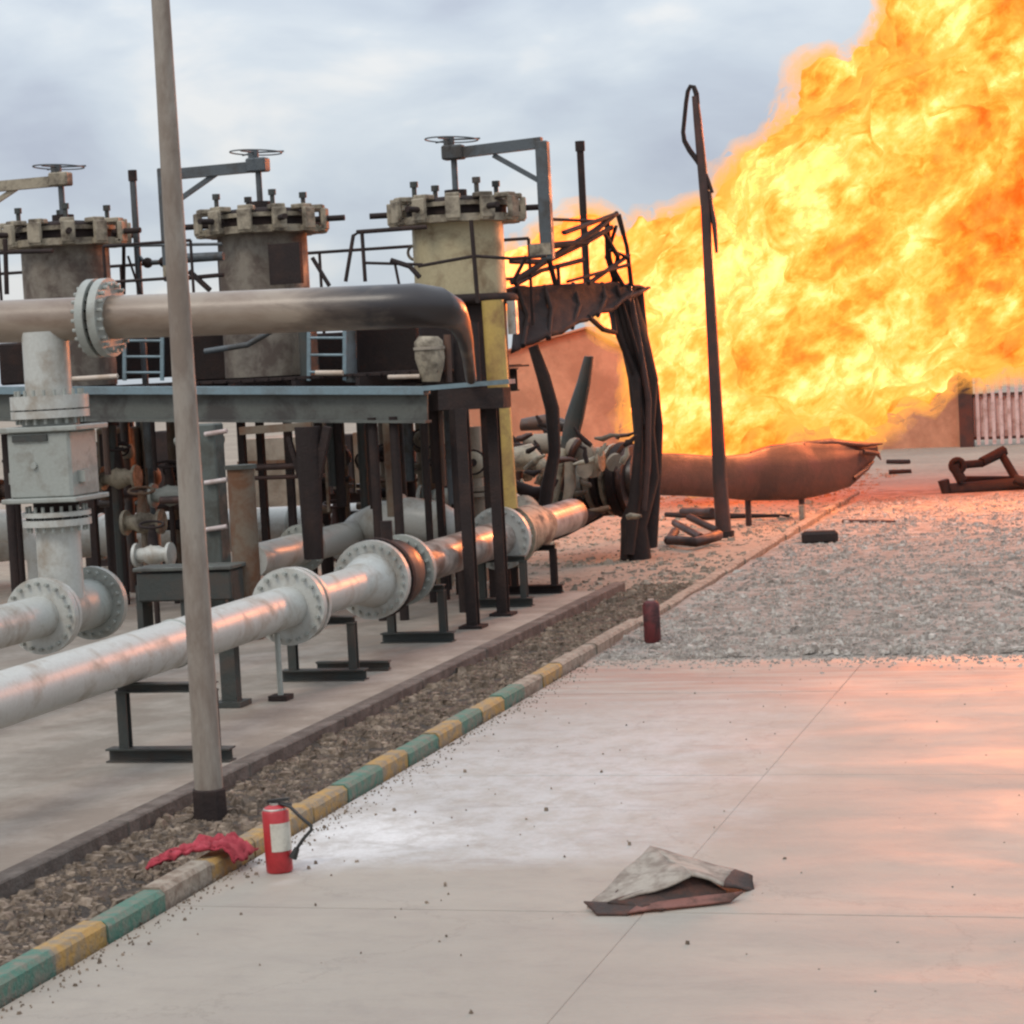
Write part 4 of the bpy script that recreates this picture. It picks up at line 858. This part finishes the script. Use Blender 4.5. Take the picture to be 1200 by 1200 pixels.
for i in range(9):
    px_ = rnd.uniform(120, 500); Y = rnd.uniform(29, 34); py_ = rnd.uniform(515, 600); a_ = at(px_, py_, Y)
    MB().tube([a_, a_+Vector((rnd.uniform(.4, 1.4), 0, 0))], rnd.uniform(.03, .06), 7).build('tubing', M[rnd.choice(['char', 'brown', 'grey_paint', 'rust_pipe'])], th)
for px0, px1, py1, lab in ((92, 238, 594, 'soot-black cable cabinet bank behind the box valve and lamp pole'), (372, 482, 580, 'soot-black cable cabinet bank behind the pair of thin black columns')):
    a_, c_ = at(px0, py1, 38.5), at(px1, 494, 38.5); th = thing('dark_backdrop', lab, 'cabinet', ((a_.x+c_.x)/2, 38.5, 0))  # dark boxes added as a backdrop to darken the view under the deck
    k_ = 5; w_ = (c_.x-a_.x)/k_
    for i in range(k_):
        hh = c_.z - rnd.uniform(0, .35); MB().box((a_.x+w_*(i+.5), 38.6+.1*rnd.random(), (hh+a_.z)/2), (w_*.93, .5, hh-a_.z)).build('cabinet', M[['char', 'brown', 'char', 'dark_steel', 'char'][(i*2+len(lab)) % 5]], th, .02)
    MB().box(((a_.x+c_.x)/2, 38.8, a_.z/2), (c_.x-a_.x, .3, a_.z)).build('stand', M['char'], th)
def manifold(pxs, Y0_, lab, pal):
    th = thing('pipe_manifold', lab, 'pipes', (at(pxs[len(pxs)//2], 560, Y0_).x, Y0_, SZ))
    for k, px_ in enumerate(pxs):
        Y = Y0_+rnd.uniform(-.6, .6); x_ = at(px_, 560, Y).x; r_ = rnd.uniform(.07, .15); m_ = M[pal[k % len(pal)]]
        zt2 = rnd.uniform(2.2, 3.15); zm = rnd.uniform(1.3, 1.9)
        sp = MB().tube([(x_, Y, SZ), (x_, Y, zt2)], r_, 14).build('spool', m_, th)
        MB().disc((x_, Y, zm), (0, 0, 1), r_*1.8, .06, 18).disc((x_, Y, zm+.09), (0, 0, 1), r_*1.8, .06, 18).build('flange', m_, sp)
        MB().ball((x_, Y, zm+.45), r_*1.7, (1, 1, 1.1), 14, 8).build('valve_bulb', M[pal[(k+1) % len(pal)]], sp)
        MB().tube([(x_, Y, zm+.45), (x_+.1, Y-.35, zm+.5)], r_*.4, 8).build('valve_stem', M['char'], sp)
        MB().torus((x_+.1, Y-.36, zm+.5), (.28, -1, .1), r_*1.3, .016, 18, 6).build('handwheel', M['char'], sp)
        if k: MB().tube([(x_-.5, Y, zm-.35), (x_, Y, zm-.35)], r_*.7, 10).build('branch', m_, sp)
manifold([128, 150, 176, 205, 226], 33.2, 'sooty row of upright valves and spools under the deck behind the box valve', ['char', 'burnt_pipe', 'wall_tan', 'brown'])
manifold([378, 402, 428, 452, 480], 33.8, 'blackened row of upright spools under the deck between forked column and twin columns', ['char', 'brown', 'burnt_pipe', 'wall_tan'])
manifold([498, 516, 536, 556], 32.6, 'tan upright valves under the burnt beam end by the twin black columns', ['wall_tan', 'beige_metal', 'burnt_pipe'])
th = thing('control_cabinet', 'brown scorched control cabinet just right of the box valve', 'cabinet', (at(150, 540, 33).x, 33, SZ))
a_, c_ = at(124, 588, 33), at(158, 500, 33)
MB().box(((a_.x+c_.x)/2, 33, (a_.z+c_.z)/2), (c_.x-a_.x, .4, c_.z-a_.z)).build('casing', M['brown'], th, .02)
MB().box(((a_.x+c_.x)/2, 32.78, (a_.z+c_.z)/2), ((c_.x-a_.x)*.8, .03, (c_.z-a_.z)*.85)).build('door', M['char'], th, .01)
MB().box(((a_.x+c_.x)/2, 33, SZ+.4), (.3, .3, .8)).build('stand', M['char'], th)

# ------------------------------------------------------------------ small foreground things
def extinguisher(c, h, label, m1, lab, hose, lean=0.0):
    th = thing('fire_extinguisher', label, 'fire extinguisher', c, 'fire extinguishers by the kerb')
    r_ = h*.2; c = Vector(c); up_ = Vector((math.sin(lean), 0, math.cos(lean)))
    P = lambda z: c+up_*z
    MB().tube([P(0), P(h*.03), P(h*.9), P(h*.965), P(h)], [r_*.93, r_, r_, r_*.8, r_*.42], 24).build('cylinder', M[m1], th)
    if lab:
        v_ = []; fs_ = []; d0 = -95
        for k in range(11):
            a_ = R(d0+k*11); d = Vector((math.cos(a_), math.sin(a_), 0))*(r_+.003)
            v_ += [P(h*.33)+d, P(h*.75)+d]
        for k in range(10): fs_.append((2*k, 2*k+2, 2*k+3, 2*k+1))
        MB().add(v_, fs_, True).build('label', M['label'], th)
    MB().tube([P(h*.965), P(h*1.03)], r_*.4, 12).build('neck', M['metal_lt'], th)
    MB().torus(P(h*.935), up_, r_*.8, r_*.12, 20, 6).build('shoulder_ring', M['metal_lt' if hose else m1], th)
    if hose:
        MB().bar(P(h*1.05)+Vector((-.05, 0, 0)), P(h*1.09)+Vector((.11, 0, 0)), .03, .02).build('lever', M['rubber'], th)
        MB().bar(P(h*1.03)+Vector((-.02, 0, 0)), P(h*1.0)+Vector((.12, 0, 0)), .03, .02).build('handle', M['rubber'], th)
        MB().tube([P(h*1.02)+Vector((.05, -.01, 0)), P(h*.98)+Vector((.12, -.02, 0)), P(h*.82)+Vector((.2, -.03, 0)), P(h*.7)+Vector((.265, -.03, 0)), P(h*.64)+Vector((.265, -.03, 0)), P(h*.5)+Vector((.2, -.03, 0)), P(h*.32)+Vector((.135, -.03, 0))], .0125, 8).build('hose', M['rubber'], th)
        MB().tube([P(h*.36)+Vector((.15, -.03, 0)), P(h*.22)+Vector((.115, -.03, 0))], [.02, .03], 10).build('nozzle', M['rubber'], th)
    return th
extinguisher(gr(328, 1021), .46, 'bright red fire extinguisher with black hose standing beside the kerb', 'red', True, True, -.02)
extinguisher(gr(765, 753), .5, 'scorched dark red fire extinguisher at the far end of the pavement', 'dark_red', False, False, 0)
# red cloth over the kerb
cv = []; NU, NV = 30, 12
for j in range(NV+1):
    for i in range(NU+1):
        u = i/NU; v = j/NV-.5
        px_ = 172+88*u; cy = 1032-14*math.sin(u*math.pi*.8)-2*u
        Yc = 14.9 - .25*(1-u) + v*.0
        q_ = Vector((KX-.36+.54*u, 14.25+.35*u+v*(.18+.24*u), 0))
        zk = .14 if abs(q_.x-KX) < .09 else max(0.0, .14-(abs(q_.x-KX)-.09)*(1.4 if q_.x > KX else .35))
        q_.z = max(.03, zk)+.02 + .11*(abs(noise.noise((u*7, v*5, 2)))+.6*abs(noise.noise((u*13, v*11, 5))))*(1-abs(v)*.9)
        q_.x += .05*noise.noise((u*4, v*6, 8)); q_.y += .07*noise.noise((u*5, v*3, 1)); cv.append(q_)
o = MB().add(cv, [(j*(NU+1)+i, j*(NU+1)+i+1, (j+1)*(NU+1)+i+1, (j+1)*(NU+1)+i) for j in range(NV) for i in range(NU)], True).build('red_cloth', M['cloth'])
sm_ = o.modifiers.new('s', 'SOLIDIFY'); sm_.thickness = .02; origin(o, (KX, 14.4, 0)); tag(o, 'crumpled red cloth draped over the kerb near the red extinguisher', 'cloth')
# bent sheet on the pavement
c0 = gr(785, 1065)
t = thing('bent_sheet', 'torn folded grey-brown sheet lying on the concrete pavement', 'metal sheet', c0)
def S(px, py, Y): return at(px, py, Y)
Y0 = c0.y
pA, pB, pC, pD, pE, pF, pG = S(688, 1062, Y0+.0), S(762, 992, Y0+.75), S(860, 1018, Y0+.75), S(848, 1036, Y0+.3), S(812, 1024, Y0+.2), S(728, 1056, Y0-.05), S(886, 1032, Y0+.55)
def crumple(quads, name, mat, amp=.02, n_=8, th_=.012):
    vs_, fs_ = [], []
    for (a, b_, c, d) in quads:
        k = len(vs_)
        for j in range(n_+1):
            for i in range(n_+1):
                u, v = i/n_, j/n_; q_ = a.lerp(b_, u).lerp(d.lerp(c, u), v); vs_.append(q_+noise.noise_vector(q_*5)*amp)
        fs_ += [(k+j*(n_+1)+i, k+j*(n_+1)+i+1, k+(j+1)*(n_+1)+i+1, k+(j+1)*(n_+1)+i) for j in range(n_) for i in range(n_)]
    o = MB().add(vs_, fs_, True).build(name, M[mat], t); m_ = o.modifiers.new('s', 'SOLIDIFY'); m_.thickness = th_; return o
crumple([(pA, pB, pE, pF)], 'upper_fold', 'sheet'); crumple([(pB, pC, pD, pE)], 'upper_fold', 'sheet', .015)
g1 = lambda px, py, z: gr(px, py, z)
crumple([(g1(684, 1056, .05), g1(762, 1060, .04), g1(735, 1071, .012), g1(700, 1071, .012))], 'lower_sheet', 'sheet_in', .008)
crumple([(g1(752, 1060, .03), g1(872, 1046, .05), g1(856, 1058, .012), g1(735, 1071, .012))], 'lower_sheet', 'sheet_red', .008)
crumple([(g1(712, 1058, .05), S(812, 1021, Y0+.3), S(852, 1044, Y0+.35), g1(775, 1066, .02))], 'scorched_underside', 'sheet_in', .01)
crumple([(pC, S(882, 1026, Y0+.6), S(884, 1045, Y0+.5), S(845, 1036, Y0+.3))], 'torn_flap', 'sheet_in', .02)
crumple([(S(720, 1045, Y0+.15), S(724, 1042, Y0+.15), S(716, 1058, Y0), S(711, 1058, Y0))], 'torn_strip', 'sheet_in', .004, 3)
# pebbles on the pavement
rnd = random.Random(11)
pp = [gr(*q_) for q_ in ((405, 952), (440, 955), (462, 950), (487, 952), (380, 970), (418, 1010), (500, 1058), (522, 1038), (920, 1007), (806, 1107), (117, 1128), (88, 1155), (552, 1187), (370, 1012), (362, 1018), (738, 990), (300, 1025), (290, 1028), (22, 1188), (545, 905), (640, 950), (705, 905))]
stn = stones('pebbles', M['stone'], [(q_.x, q_.y, .0) for q_ in pp], np.array([.035]*len(pp)), 1.0)
pp2 = [(rnd.uniform(KX+.1, 2), rnd.uniform(10, 24.5), .0) for _ in range(200)] + [(KX+.1+abs(rnd.gauss(0, .14)), rnd.uniform(11, 24.5), 0) for _ in range(800)]
st2 = stones('pebbles', M['stone'], pp2, np.random.uniform(.008, .022, len(pp2)), 1.0)
for s_, l_ in ((stn, 'dark chips scattered over the concrete pavement'), (st2, 'fine grit along the kerb foot and pavement')): s_['label'] = l_; s_['category'] = 'grit'
